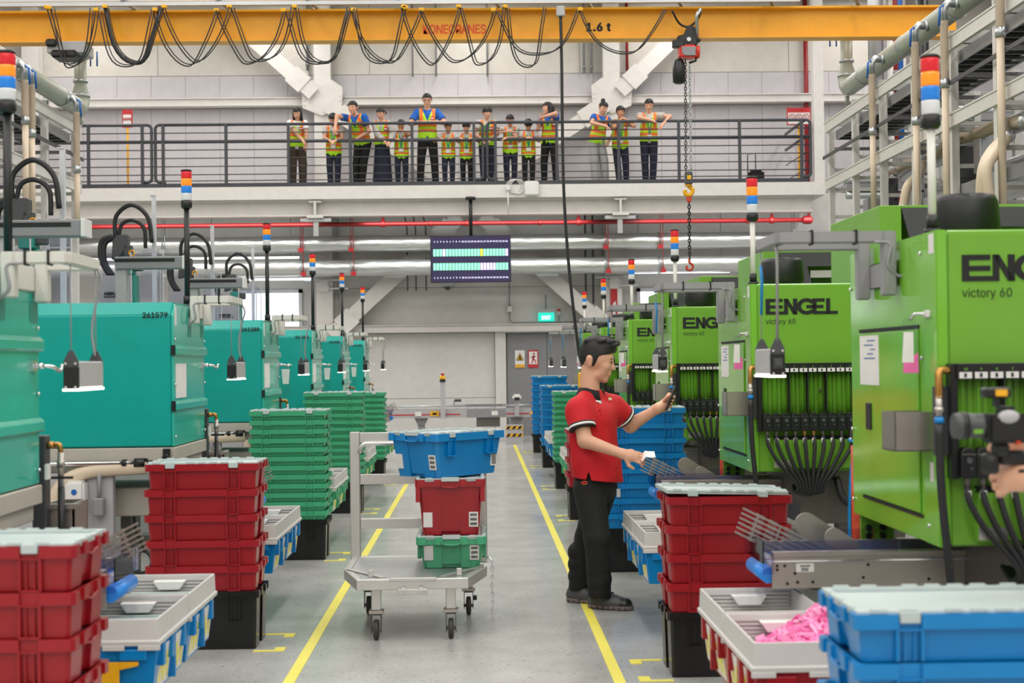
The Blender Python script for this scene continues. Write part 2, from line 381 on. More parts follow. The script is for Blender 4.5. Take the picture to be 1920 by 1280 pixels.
sign('exit_way_sign', 'red and white running figure sign on the grey door', 1.03, 1.24, 1.40, 1.76, 'sign_red',
     [(MB().box(1.05, 1.22, y, y+.01, 1.47, 1.73), 'paper'),
      (MB().bar((cx-.03, y, 1.49), (cx+.0, y, 1.57), .01, .022, (1, 0, 0)).bar((cx+.0, y, 1.57), (cx+.045, y, 1.55), .01, .022).bar((cx+.045, y, 1.555), (cx+.05, y, 1.49), .01, .02, (1, 0, 0)).bar((cx, y, 1.56), (cx+.01, y, 1.65), .01, .035, (1, 0, 0)).bar((cx-.045, y, 1.61), (cx+.055, y, 1.63), .01, .02).ball((cx+.015, y, 1.685), .02), 'sign_red')])
t = thing('exit_sign', 'green glowing EXIT sign above the grey door', 'sign', (1.41, WY-.1, 2.36))
MB().box(1.25, 1.58, WY-.14, WY-.08, 2.355, 2.535).build('light_box', 'exit_green', t)
MB().box(1.25, 1.58, WY-.15, WY-.06, 2.535, 2.60).build('housing', 'panel_grey', t)
MB().cyl((1.41, WY-.09, 2.6), .012, .3, 8).build('conduit', 'mid_grey', t)
text('lettering', 'EXIT', .135, (1.415, WY-.143, 2.395), 'exit_white', t, .006, 'CENTER', sx=.85)
# small wall fittings
def wallbox(name, label, cat, x, z, w, h, m, extra=None):
    t = thing(name, label, cat, (x, WY-.08, z)); MB().box(x-w/2, x+w/2, WY-.12, WY-.02, z, z+h).build('housing', m, t)
    if extra: extra(t)
wallbox('junction_box', 'small white junction box beside conduit left of EXIT sign', 'box', .66, 2.56, .09, .11, 'label_white',
        lambda t: MB().tube([(.66, WY-.07, 2.67), (.66, WY-.07, 3.15)], .014).tube([(.66, WY-.07, 2.56), (.66, WY-.07, 2.38), (.72, WY-.07, 2.33), (3.0, WY-.07, 2.34)], .014).build('conduit', 'mid_grey', t))
wallbox('alarm_beacon', 'red topped alarm beacon right of EXIT sign', 'alarm', 1.68, 2.48, .06, .08, 'panel_grey',
        lambda t: (MB().cyl((1.68, WY-.09, 2.56), .035, .05, 10).build('lens', 'sign_red', t), MB().tube([(1.68, WY-.06, 2.48), (1.68, WY-.06, 2.36)], .012).build('conduit', 'mid_grey', t)))
t = thing('fire_sign', 'tall red and white fire safety sign board on right column', 'sign', (2.80, WY-.4, 2.3))
MB().box(2.73, 2.88, WY-.40, WY-.36, 2.25, 3.0).build('board', 'sign_red', t)
MB().box(2.87, 2.96, WY-.41, WY-.36, 2.25, 3.0).build('board', 'paper', t)
MB().prism([(2.76, 2.35), (2.84, 2.35), (2.82, 2.6), (2.84, 2.75), (2.78, 2.7)], WY-.42, WY-.40).build('symbol', 'paper', t)
for i, x in enumerate((-3.14, 2.81)):
    t = thing('access_point', ['square white radio box on the left column under the ducts', 'square white radio box on the right column under the ducts'][i], 'access point', (x, WY-.4, 3.05))
    MB().box(x-.11, x+.11, WY-.42, WY-.35, 3.0, 3.22).build('housing', 'label_white', t, .02, 2)
    MB().box(x-.4, x+.4, WY-.38, WY-.34, 3.22, 3.26).box(x+.1, x+.5, WY-.38, WY-.34, 3.05, 3.08).build('rail', 'galvanised', t)
# vertical pipes on the upper wall
for i, (px, m, r, z0, z1, lab) in enumerate([(773, 'mid_grey', .02, 7.45, 9.2, 'thin grey conduit on upper wall, left of three above the lettering'), (817, 'mid_grey', .02, 7.45, 9.2, 'thin grey conduit on upper wall, middle of three above the lettering'),
        (913, 'mid_grey', .02, 7.45, 9.2, 'thin grey conduit on upper wall, right of three above the lettering'), (1094, 'mid_grey', .028, 7.5, 9.2, 'grey conduit with foot clamp left of the right column'), (1108, 'mid_grey', .028, 7.5, 9.2, 'second grey conduit close beside the right column'),
        (1175, 'red_pipe', .03, 7.3, 9.2, 'thin red riser pipe behind the right brace'), (1510, 'red_pipe', .05, 4.6, 9.2, 'red sprinkler riser beside the gallery end post'), (576, 'mid_grey', .03, 7.6, 9.2, 'grey conduit left of the left column')]):
    p = at(px, 60, WY-.08); m_ = MB().cyl((p.x, WY-.08, z0), r, z1-z0, 10)
    if r > .022: m_.cyl((p.x, WY-.08, z0+.1), r*1.5, .06, 10)
    tag(m_.build('wall_pipe', m), lab, 'pipe')
# ---------------------------------------------------------------- gallery
GY = 29.0
m = MB().box(-10.9, 6.82, GY, WY-.05, 4.72, 4.97)
gal = struct('trim_19', m, 'steel_white')
struct('trim_20', MB().box(-10.9, 6.6, GY+.25, GY+.30, 4.42, 4.72).box(-10.9, 6.6, GY+.12, GY+.42, 4.40, 4.43).box(-10.9, 6.6, GY+.12, GY+.42, 4.69, 4.72), 'steel_white')
for i, x in enumerate((-3.14, 2.81)):
    struct('trim_%d' % (21+i), MB().box(x-.12, x+.12, GY+.05, GY+.10, 4.66, 4.70).box(x-.02, x+.02, GY+.02, GY+.24, 4.42, 4.68).box(x-.16, x+.16, GY+.02, GY+1.9, 4.36, 4.42), 'steel_white')
    struct('trim_%d' % (23+i), MB().box(x-.05, x+.05, GY+.2, GY+.26, 4.02, 4.36).box(x-.3, x+.3, GY+.15, GY+.3, 4.3, 4.36), 'galvanised')
struct('trim_25', MB().box(6.62, 6.82, GY+.02, GY+.22, 4.9, 9.2), 'steel_white')
ry = GY+.04
Z0, ZT, ZM, ZK = 4.93, 6.19, 5.86, 5.03
def zr(px): return 0
gr = thing('gallery_railing', 'dark grey steel railing with cable rows along the gallery edge', 'railing', (0, ry, Z0))
posts = [at(p, 290, ry).x for p in (60, 166, 267, 306, 424, 541, 657, 773, 889, 929, 1044, 1160, 1273, 1387, 1503)]
for x in posts: MB().box(x-.028, x+.028, ry-.03, ry+.03, Z0-.03, ZT).build('post', 'rail_dark', gr)
xa, xb, xc, xd, xe = -10.8, at(284, 240, ry).x, at(291, 240, ry).x, at(908, 240, ry).x, at(918, 240, ry).x
xf = at(1519, 240, ry).x
runs = [(xa, xb), (xc, at(905, 240, ry).x), (at(913, 240, ry).x, xf)]
for (a, b) in runs:
    r = .08
    pts = [(a+(r if a > -10 else 0), ry, ZT)] + arc((b-r, ry, ZT-r), r, PI/2, 0, 5) + arc((b-r, ry, 5.08+r), r, 0, -PI/2, 5) + [(b-.2, ry, 5.08)]
    MB().tube(pts, .03, 8).build('top_rail', 'rail_dark', gr)
    if a > -10: MB().tube([(a+.2, ry, 5.08)]+arc((a+r, ry, 5.08+r), r, -PI/2, -PI, 5)+arc((a+r, ry, ZT-r), r, PI, PI/2, 5), .03, 8).build('end_loop', 'rail_dark', gr)
MB().tube([(xa, ry, ZM), (xf, ry, ZM)], .034, 8).build('middle_rail', 'rail_dark', gr)
for z in (6.03, 5.70, 5.54, 5.38, 5.22, 5.10): MB().tube([(xa, ry, z), (xf, ry, z)], .011, 6).build('cable', 'rail_dark', gr)
MB().box(xa, xf-.05, ry-.015, ry+.015, Z0-.02, ZK+.02).build('kick_plate', 'rail_dark', gr)
for z, r in ((ZT, .03), (ZM, .03), (5.54, .011), (5.22, .011)): MB().tube([(xf-.1, ry, z), (xf-.1, WY-.1, z)], r, 6).build('side_rail', 'rail_dark', gr)
# gallery fittings
p = at(996, 352, GY-.05)
t = thing('radio_box', 'white square radio box with looped cables on the gallery edge', 'access point', (p.x, GY, p.z))
MB().box(p.x-.13, p.x+.15, GY-.10, GY-.03, p.z-.15, p.z+.13).build('housing', 'label_white', t, .02, 2)
for k in range(4):
    MB().tube([(p.x-.14+.34*math.cos(a)*.4-.12-.03*k, GY-.05+.01*k, p.z+.03+.14*math.sin(a)) for a in [i*2*PI/16 for i in range(16)]], .007, 5, True).build('cable', 'label_white', t)
MB().tube([(p.x-.45, GY-.04, p.z), (p.x-.45, GY-.04, p.z-.5)], .014, 6).box(p.x-.49, p.x-.41, GY-.08, GY-.01, p.z-.04, p.z+.05).build('conduit', 'label_white', t)
for i, (px, lab) in enumerate([(239, 'warning placard on yellow pole at the left of the gallery'), (1497, 'warning placard on yellow pole at the right end of the gallery')]):
    p = at(px, 210, GY+.5 if i == 0 else GY+.9)
    t = thing('placard_stand', lab, 'sign', (p.x, p.y, 4.97)); w = .10 if i == 0 else .24
    MB().cyl((p.x, p.y, 4.97), .022, 1.3, 8).cyl((p.x, p.y, 4.97), .12, .03, 12).build('pole', 'hazard_yellow', t)
    MB().box(p.x-w, p.x+w, p.y-.03, p.y+.0, 6.22, 6.57).build('board', 'sign_red', t)
    MB().box(p.x-w+.02, p.x+w-.02, p.y-.04, p.y-.03, 6.24, 6.47).build('sheet', 'paper', t)
    for k in (-1, 0, 1):
        MB().tube([(p.x+k*w*.6+.05*w/.24*1.2*math.cos(a), p.y-.045, 6.38+.05*w/.24*1.2*math.sin(a)) for a in [i*PI/6 for i in range(12)]], .006, 4, True).bar((p.x+k*w*.6-.12*w, p.y-.045, 6.38+.12*w), (p.x+k*w*.6+.12*w, p.y-.045, 6.38-.12*w), .006, .010).build('symbol', 'sign_red', t)
p = at(1417, 330, GY+.7)
t = thing('trolley_bag', 'black wheeled trolley bag with raised handle on the gallery', 'bag', (p.x, p.y, 4.97))
MB().box(p.x-.15, p.x+.16, p.y-.12, p.y+.12, 5.03, 5.30).build('bag_body', 'black_cloth', t, .05, 2)
MB().tube([(p.x-.14, p.y+.1, 5.2), (p.x-.14, p.y+.1, 5.62), (p.x+.02, p.y+.1, 5.64), (p.x+.02, p.y+.1, 5.2)], .012, 6).build('handle', 'black_plastic', t)
for s in (-.12, .12): MB().cyl((p.x+s, p.y, 5.0), .03, .04, 10, 'y').build('wheel', 'black_plastic', t)
# ---------------------------------------------------------------- services below the gallery
for i, (z, r) in enumerate(((3.93, .165), (3.45, .165))):
    t = thing('air_duct', ['upper silver foil wrapped duct under the gallery', 'lower silver foil wrapped duct under the gallery'][i], 'duct', (0, 30.1, z))
    n = 44; prof = [(r*(1+.035*math.sin(k*2.3)*math.cos(k*1.1)), -9.5+k*19/n) for k in range(n+1)]
    MB().lathe(prof, 20, (0, 30.1, z), 'x').build('duct_skin', 'duct_foil', t)
    for x in (-9.0, -6.3, -3.55, -2.55, 2.55, 3.65, 6.3, 9.0):
        MB().lathe([(r+.012, 0), (r+.012, .06)], 20, (x, 30.1, z), 'x').build('strap', 'galvanised', t)
        if abs(x) > 2 and abs(x) < 4 or abs(x) > 6: MB().tube([(x+.03+.05*i, 29.86, z-.12), (x+.03+.05*i, 29.86, 4.7)], .008, 5).box(x-.02+.05*i, x+.08+.05*i, 29.84, 29.90, z-.17, z-.09).build('hanger', 'sign_red' if abs(x) < 4 else 'galvanised', t)
t = thing('sprinkler_pipe', 'long red sprinkler pipe under the gallery with droppers', 'pipe', (0, 29.6, 4.28))
MB().tube([(-10.5, 29.6, 4.28), (6.55, 29.6, 4.28)], .045, 10).build('main_pipe', 'red_pipe', t)
for px in (718, 1085, 1447, 1517):
    x = at(px, 415, 29.6).x; MB().cyl((x, 29.6, 4.28), .03, .4, 8).cyl((x-.0, 29.6, 4.22), .055, .12, 10).build('dropper', 'red_pipe', t)
for px in (274, 495, 806, 873, 1010, 1400): 
    x = at(px, 425, 29.6).x; MB().lathe([(.06, 0), (.06, .05)], 10, (x, 29.6, 4.28), 'x').build('coupling', 'red_pipe', t)
MB().lathe([(.07, 0), (.085, .05), (.085, .15), (.04, .2)], 12, (6.5, 29.6, 4.28), 'x').build('end_cap', 'red_pipe', t)
for i, (x0, x1, z, lab) in enumerate([(-5.6, -3.35, 3.24, 'bright batten light under the ducts on the left'), (3.1, 5.2, 3.30, 'bright batten light under the ducts on the right'), (-8.5, -3.6, 3.68, 'bright batten light between the ducts on the left')]):
    t = thing('batten_light', lab, 'light', ((x0+x1)/2, 30.5, z)); MB().box(x0, x1, 30.46, 30.54, z+.04, z+.07).build('housing', 'label_white', t)
    MB().box(x0+.03, x1-.03, 30.47, 30.53, z, z+.04).build('tube', 'tube_glow', t)
    MB().cyl((x0+.2, 30.5, z+.07), .01, 4.72-z-.07, 6).cyl((x1-.2, 30.5, z+.07), .01, 4.72-z-.07, 6).build('hanger', 'galvanised', t)
for i, px in enumerate((763, 779, 798)):
    p = at(px, 425, 30.6); tag(MB().tube([(p.x, 30.6, 3.0), (p.x, 30.6, 4.3), (p.x-.08, 30.5, 4.72)], .016, 6).build('service_pipe', 'fleck_pipe'), 'thin grey vertical pipe behind the ducts, %s left of the screen' % ['third', 'second', 'first'][i], 'pipe')
for i, px in enumerate((1098, 1112)):
    p = at(px, 425, 30.6); tag(MB().cyl((p.x, 30.75, 2.7), .022, 2.0, 8).build('service_pipe', 'fleck_pipe'), 'grey vertical pipe behind ducts, %s of the pair by the right column' % ['left', 'right'][i], 'pipe')
# hanging status screen
sy = 28.75
a, b = at(808, 444, sy), at(957, 527, sy)
t = thing('status_screen', 'hanging dark status screen with two rows of coloured cells', 'screen', ((a.x+b.x)/2, sy, b.z))
MB().box(a.x-.015, b.x+.015, sy, sy+.08, b.z-.015, a.z+.015).build('bezel', 'black_plastic', t)
MB().box(a.x, b.x, sy-.006, sy+.001, b.z, a.z).build('display', 'screen_bg', t)
xm = (a.x+b.x)/2+.11
MB().cyl((xm-.1, sy+.12, a.z), .035, 4.72-a.z, 10).cyl((xm-.1, sy+.12, 4.66), .1, .06, 12).box(xm-.2, xm, sy+.07, sy+.14, b.z+.1, a.z-.1).build('pole', 'black_plastic', t)
dw = (b.x-a.x); c0 = a.x+.035; cw = (dw-.07)/24; H_ = a.z-b.z
G3 = {k: MB().box(-cw/2+.006, cw/2-.006, -.010, -.004, -.068, .068).mesh('cell', k) for k in ('cell_green', 'cell_lilac', 'cell_yellow')}
for row, zc in ((0, a.z-H_*.355), (1, a.z-H_*.665)):
    for k in range(24):
        key = 'cell_green'
        if row == 0 and k in (3, 23) or row == 1 and 15 <= k <= 19: key = 'cell_lilac'
        if row == 0 and k == 15: key = 'cell_yellow'
        o = link('cell', G3[key], t); o.location = (c0+(k+.5)*cw, sy, zc)
for zc in (a.z-H_*.125, a.z-H_*.925):
    for k in range(24): text('digit', str(k+1), .052, (c0+(k+.5)*cw, sy-.009, zc), 'screen_text', t, .002, 'CENTER')
text('digit', '2', .08, (c0+5.5*cw, sy-.012, a.z-H_*.665-.03), 'ink', t, .0, 'CENTER'); text('digit', '4', .06, (c0+15.5*cw, sy-.012, a.z-H_*.355-.02), 'ink', t, .0, 'CENTER')
text('digit', '40', .05, (c0+23.5*cw, sy-.012, a.z-H_*.355-.02), 'ink', t, .0, 'CENTER')
p = at(839, 540, 30.8)
t = thing('dome_camera', 'grey dome security camera on the wall below the screen', 'camera', (p.x, 30.9, p.z))
MB().box(p.x-.13, p.x+.13, 30.7, 31.0, p.z+.03, p.z+.10).build('bracket', 'panel_grey', t); MB().ball((p.x, 30.8, p.z+.02), .065, 12, 8).build('dome', 'dark_grey', t)
# ---------------------------------------------------------------- conveyor at the far wall
t = thing('conveyor', 'long grey roller conveyor with red stripe in front of the far wall', 'conveyor', (0, 28.6, 0))
cy0, cy1 = 28.35, 28.85
zc = 0.474
MB().box(-2.2, 1.05, cy0, cy0+.04, zc, zc+.16).box(-2.2, 1.05, cy1-.04, cy1, zc, zc+.16).build('side_frame', 'panel_grey', t)
MB().box(-2.2, -.35, cy0-.008, cy0, zc+.055, zc+.075).box(.52, .95, cy0-.008, cy0, zc+.055, zc+.075).build('stripe', 'sign_red', t)
MB().box(-.22, .5, cy0-.02, cy0, zc, zc+.16).build('cover', 'mid_grey', t)
for k in range(17): MB().cyl((-2.15+k*.19, cy0+.04, zc+.14), .03, cy1-cy0-.08, 8, 'y').build('roller', 'galvanised', t)
for x0, x1 in ((-2.2, -.15), (.45, .98)):
    MB().tube([(x0, cy0+.02, zc+.22), (x1, cy0+.02, zc+.22)], .014, 6).tube([(x0, cy1-.02, zc+.22), (x1, cy1-.02, zc+.22)], .014, 6).build('guide_rail', 'galvanised', t)
MB().box(-.25, .75, cy1-.04, cy1, zc+.19, zc+.24).build('guide_rail', 'mid_grey', t)
for x in (-2.0, -1.1, .72): MB().prism([(x-.13, zc), (x+.13, zc), (x+.06, zc-.15), (x-.06, zc-.15)], cy0+.1, cy1-.1).box(x-.06, x+.06, cy0+.1, cy0+.18, 0, zc-.14).box(x-.06, x+.06, cy1-.18, cy1-.1, 0, zc-.14).build('leg', 'mid_grey', t)
MB().box(-.05, .4, cy0+.1, cy1-.1, zc-.18, zc).build('drive_box', 'dark_steel', t)
MB().box(-.92, -.76, cy0-.012, cy0, zc+.035, zc+.13).build('warning_label', 'hazard_yellow', t)
MB().box(-.88, -.80, cy0-.016, cy0-.01, zc+.06, zc+.10).build('warning_mark', 'ink', t)
for x in (-1.15, .30): MB().box(x-.06, x+.06, cy0-.03, cy0-.02, zc+.04, zc+.12).build('label_plate', 'label_white', t)
MB().lathe([(.12, 0), (.14, .03), (.12, .06)], 14, (1.12, cy0+.25, zc+.17)).build('end_wheel', 'galvanised', t)
MB().prism([(.96, zc+.04), (1.06, zc+.04), (1.01, zc+.14)], cy0-.02, cy0-.01).build('warning_label', 'hazard_yellow', t)
p = at(830, 720, 28.2); zb = zc+.02
t = thing('stop_post', 'tall grey post with red and yellow emergency stop button', 'button', (p.x, 28.2, .5))
MB().box(p.x-.045, p.x+.045, 28.16, 28.24, zb-.03, 1.16).build('post', 'panel_grey', t); MB().box(p.x-.05, p.x+.05, 28.24, 28.36, zb, zb+.1).build('bracket', 'mid_grey', t)
MB().prism([(p.x-.06, 1.16), (p.x+.06, 1.16), (p.x+.045, 1.21), (p.x-.045, 1.21)], 28.14, 28.26).build('base_box', 'black_plastic', t)
MB().box(p.x-.055, p.x+.055, 28.13, 28.27, 1.21, 1.27).build('housing', 'hazard_yellow', t, .01); MB().cyl((p.x, 28.2, 1.27), .02, .02, 10).cyl((p.x, 28.2, 1.29), .035, .03, 10).build('button', 'sign_red', t)
p = at(969, 745, 28.2)
t = thing('scanner_post', 'short grey post with white barcode scanner on the conveyor', 'scanner', (p.x, 28.2, .55))
MB().box(p.x-.04, p.x+.04, 28.18, 28.24, zb, .80).box(p.x-.04, p.x+.04, 28.24, 28.36, zb, zb+.08).build('post', 'panel_grey', t)
MB().box(p.x-.085, p.x+.085, 28.1, 28.3, .80, .91).build('scanner_head', 'label_white', t, .03, 2); MB().box(p.x-.05, p.x+.05, 28.08, 28.1, .80, .85).build('lens', 'black_plastic', t)
p = at(857, 757, 28.7); t = thing('sensor_bracket', 'small dark sensor on a stalk above the conveyor', 'sensor', (p.x, cy1-.02, zc+.24)); zs = zc+.24
MB().box(p.x-.05, p.x+.08, cy1-.05, cy1, zs+.05, zs+.10).build('sensor_head', 'dark_grey', t); MB().box(p.x-.07, p.x-.04, cy1-.04, cy1-.01, zs, zs+.09).build('stalk', 'galvanised', t)
x0, x1 = at(949, 820, 27.6).x, at(981, 820, 27.6).x
t = thing('barrier_block', 'grey block with black and yellow hazard stripes before the door', 'barrier', ((x0+x1)/2, 27.6, 0))
MB().box(x0, x1, 27.6, 27.75, .0, .36).build('block', 'panel_grey', t)
for z in (.28, .14):
    MB().box(x0, x1, 27.592, 27.6, z, z+.055).build('tape', 'hazard_yellow', t); mm = MB()
    for k in range(3):
        xx = x0+.0+k*(x1-x0)/3; mm.prism([(xx, z), (xx+.05, z), (xx+.09, z+.055), (xx+.04, z+.055)], 27.586, 27.592)
    mm.build('stripe', 'ink', t)
# floor markings
LW = .055
for i, (xc, lab) in enumerate(((-.915, 'long yellow aisle line on the floor, left'), (.645, 'long yellow aisle line on the floor, right'))):
    tag(MB().box(xc-LW/2, xc+LW/2, -2 if i == 0 else -2, 24.9 if i == 0 else 27.4, .0005, .003).build('aisle_line', 'yellow_line'), lab, 'floor marking')
# ---------------------------------------------------------------- crates
def outl(lx, ly, nl, ne, nc, c=.012):
    """plan outline of a crate, half sizes lx, ly; nl notch depth on the long sides, ne and nc on the ends"""
    A = []
    side = [(-lx+c, 0)]
    for xm in (-.167, .167): side += [(xm-.028, 0), (xm-.028, nl), (xm+.028, nl), (xm+.028, 0)]
    side.append((lx-c, 0))
    end = [(-ly+c, 0)]
    for ym, w, d in ((-.118, .026, ne), (0, .055, nc), (.118, .026, ne)): end += [(ym-w, 0), (ym-w, d), (ym+w, d), (ym+w, 0)]
    end.append((ly-c, 0))
    A += [(x, -ly+d) for x, d in side]; A += [(lx-d, y) for y, d in end]
    A += [(-x, ly-d) for x, d in side]; A += [(-lx+d, -y) for y, d in end]
    return A
def crate_mb(h, L=.6, Wd=.4, rim=.036, taper=.007, inset=.016, hollow=True, deep=None):
    m = MB(); lx, ly = L/2, Wd/2
    Z = lambda o, z: [(x, y, z) for x, y in o]
    b0 = outl(lx-inset-taper, ly-inset-taper, 0, 0, .016); b1 = outl(lx-inset, ly-inset, 0, 0, .016)
    r0 = outl(lx, ly, .011, .012, .010); r1 = outl(lx-.016, ly-.016, 0, 0, 0); fl = outl(lx-.034, ly-.034, 0, 0, 0)
    zf = h-.03 if not hollow else .02 if deep is None else deep
    m.loft([Z(b0, 0), Z(b1, h-rim), Z(r0, h-rim), Z(r0, h), Z(r1, h), Z(fl, zf)])
    for xm in (-.167, .167):
        for s in (-1, 1):
            for dx in (-.030, .030, -.012, .012):
                w = .0035 if abs(dx) > .02 else .002
                y1 = s*(ly-.004); zb = max(.004, h-rim-.12)
                m.box(xm+dx-w, xm+dx+w, s*(ly-inset-.012), y1 if abs(dx) > .02 else s*(ly-.010), zb, h-rim)
            m.box(xm-.033, xm+.033, s*(ly-inset-.012), s*(ly-.003), h-rim-.004, h-rim+.001)
            if h > .12: m.box(xm-.033, xm+.033, s*(ly-inset-.012), s*(ly-.004), zb-.004, zb+.002)
    for s in (-1, 1):
        pts = [(s*(lx-.003), y, h-rim+.004-.010*(1-(y/.056)**2)) for y in (-.056, -.04, -.02, 0, .02, .04, .056)]
        m.tube(pts, .004, 5)
    return m
def lid_mb():
    m = MB(); m.box(-.291, .291, -.1895, .1895, 0, .008)
    for s in (-1, 1):
        m.box(-.291, .291, s*.191, s*.172, .008, .018); m.box(s*.291, s*.272, -.172, .172, .008, .018)
        for x in (-.24, -.167, -.06, 0, .06, .12, .20): m.box(x-.02, x+.02, s*.178, s*.194, .012, .023)
        for x in (-.167, .167): m.box(x-.024, x+.024, s*.1905, s*.2005, -.010, .016)
        for y in (-.12, 0.0, .12): m.box(s*.28, s*.2955, y-.02, y+.02, .010, .022)
    return m
CM = {}
def cmesh(col, h, hollow=False):
    k = (col, round(h, 3), hollow)
    if k not in CM: CM[k] = crate_mb(h, hollow=hollow).mesh('crate', col, .0015)
    return CM[k]
LIDM = lid_mb().mesh('lid', 'lid_grey', .001)
CN = {'crate_red': 'dark red', 'crate_blue': 'blue', 'crate_green': 'green', 'crate_black': 'black'}
def place(name, me, loc, rz, label, cat, group=None):
    o = bpy.data.objects.new(name, me); C.objects.link(o); o.location = loc; o.rotation_euler = (0, 0, rz)
    return tag(o, label, cat, group)
def stack(xc, yc, col, n, h, desc, lid=True):
    """a deep black base crate, n coloured crates and a lid, all facing the aisle with their short side"""
    z = 0.0
    place('crate', cmesh('crate_black', .309), (xc, yc, z), 0, 'deep black base crate under the %s' % desc, 'crate', 'black base crates'); z += .3105
    for k in range(n):
        i = n-1-k; top = k == n-1
        o = place('crate', cmesh(col, h, top), (xc+rnd.uniform(-.004, .004), yc+rnd.uniform(-.004, .004), z), rnd.uniform(-.008, .008),
                  '%s crate, %s in the %s' % (CN[col], ORD[i]+('' if top else ' from the top'), desc), 'crate', desc+' crates'); z += h+.0015
    if lid is not None:
        c = bpy.data.objects.new('lid', LIDM); C.objects.link(c); c.parent = o
        c.location = (0, 0, h-.011) if lid is True else lid[0]
        if lid is not True: c.rotation_euler = lid[1]; c['label'] = 'pale grey lid lying askew'
        elif col != 'crate_black': c['label'] = 'pale grey lid'
    return z
XL, XR = -1.475, 1.18
R_, B_, GN = 'crate_red', 'crate_blue', 'crate_green'
stack(XL, 4.57, R_, 5, .1335, 'red stack at the near left corner')
stack(XL, 8.15, R_, 5, .1335, 'red stack left of the trolley')
stack(XL, 11.75, GN, 12, .0685, 'near green stack on the left')
stack(XL, 15.33, GN, 13, .0685, 'second green stack on the left')
stack(XL, 18.9, GN, 12, .0685, 'far green stack on the left')
stack(XR, 3.72, B_, 5, .1155, 'blue stack at the near right corner')
stack(XR, 7.26, R_, 4, .135, 'red stack right of the man', lid=((-.012, 0, .145), (0, .028, .02)))
stack(XR, 10.83, B_, 8, .1055, 'blue stack behind the man')
stack(XR-.05, 14.4, R_, 4, .135, 'red stack half hidden behind the man')
stack(XR, 17.9, GN, 12, .0685, 'green stack on the right')
stack(XR, 21.5, B_, 8, .1055, 'blue stack behind the right green one')
stack(XR, 25.05, B_, 9, .1055, 'farthest blue stack by the grey door')
# yellow corner marks by the stacks
def lmark(x, y, sx, sy): return MB().box(x, x+sx*.16, y, y+sy*.035, .0005, .003).box(x+sx*.16, x+sx*.105, y+sy*.035, y+sy*.11, .0005, .003)
for i, yc in enumerate((4.57, 8.15, 11.75, 15.33, 18.9)):
    for s, w in ((-1, 'near'), (1, 'far')):
        if i == 0 and s < 0: continue
        tag(lmark(-1.20, yc+s*.26, 1, -s).build('corner_mark', 'yellow_line'), 'yellow L floor mark at %s corner of the %s stack on the left' % (w, ['first red', 'second red', 'first green', 'second green', 'third green'][i]), 'floor marking', 'yellow corner marks')
for i, yc in enumerate((7.26, 10.83, 14.4, 17.9, 21.5, 25.05)):
    for s, w in ((-1, 'near'), (1, 'far')):
        tag(lmark(.90, yc+s*.26, -1, -s).build('corner_mark', 'yellow_line'), 'yellow L floor mark at %s corner of the %s stack on the right' % (w, ['near red', 'near blue', 'second red', 'green', 'second blue', 'last blue'][i]), 'floor marking', 'yellow corner marks')
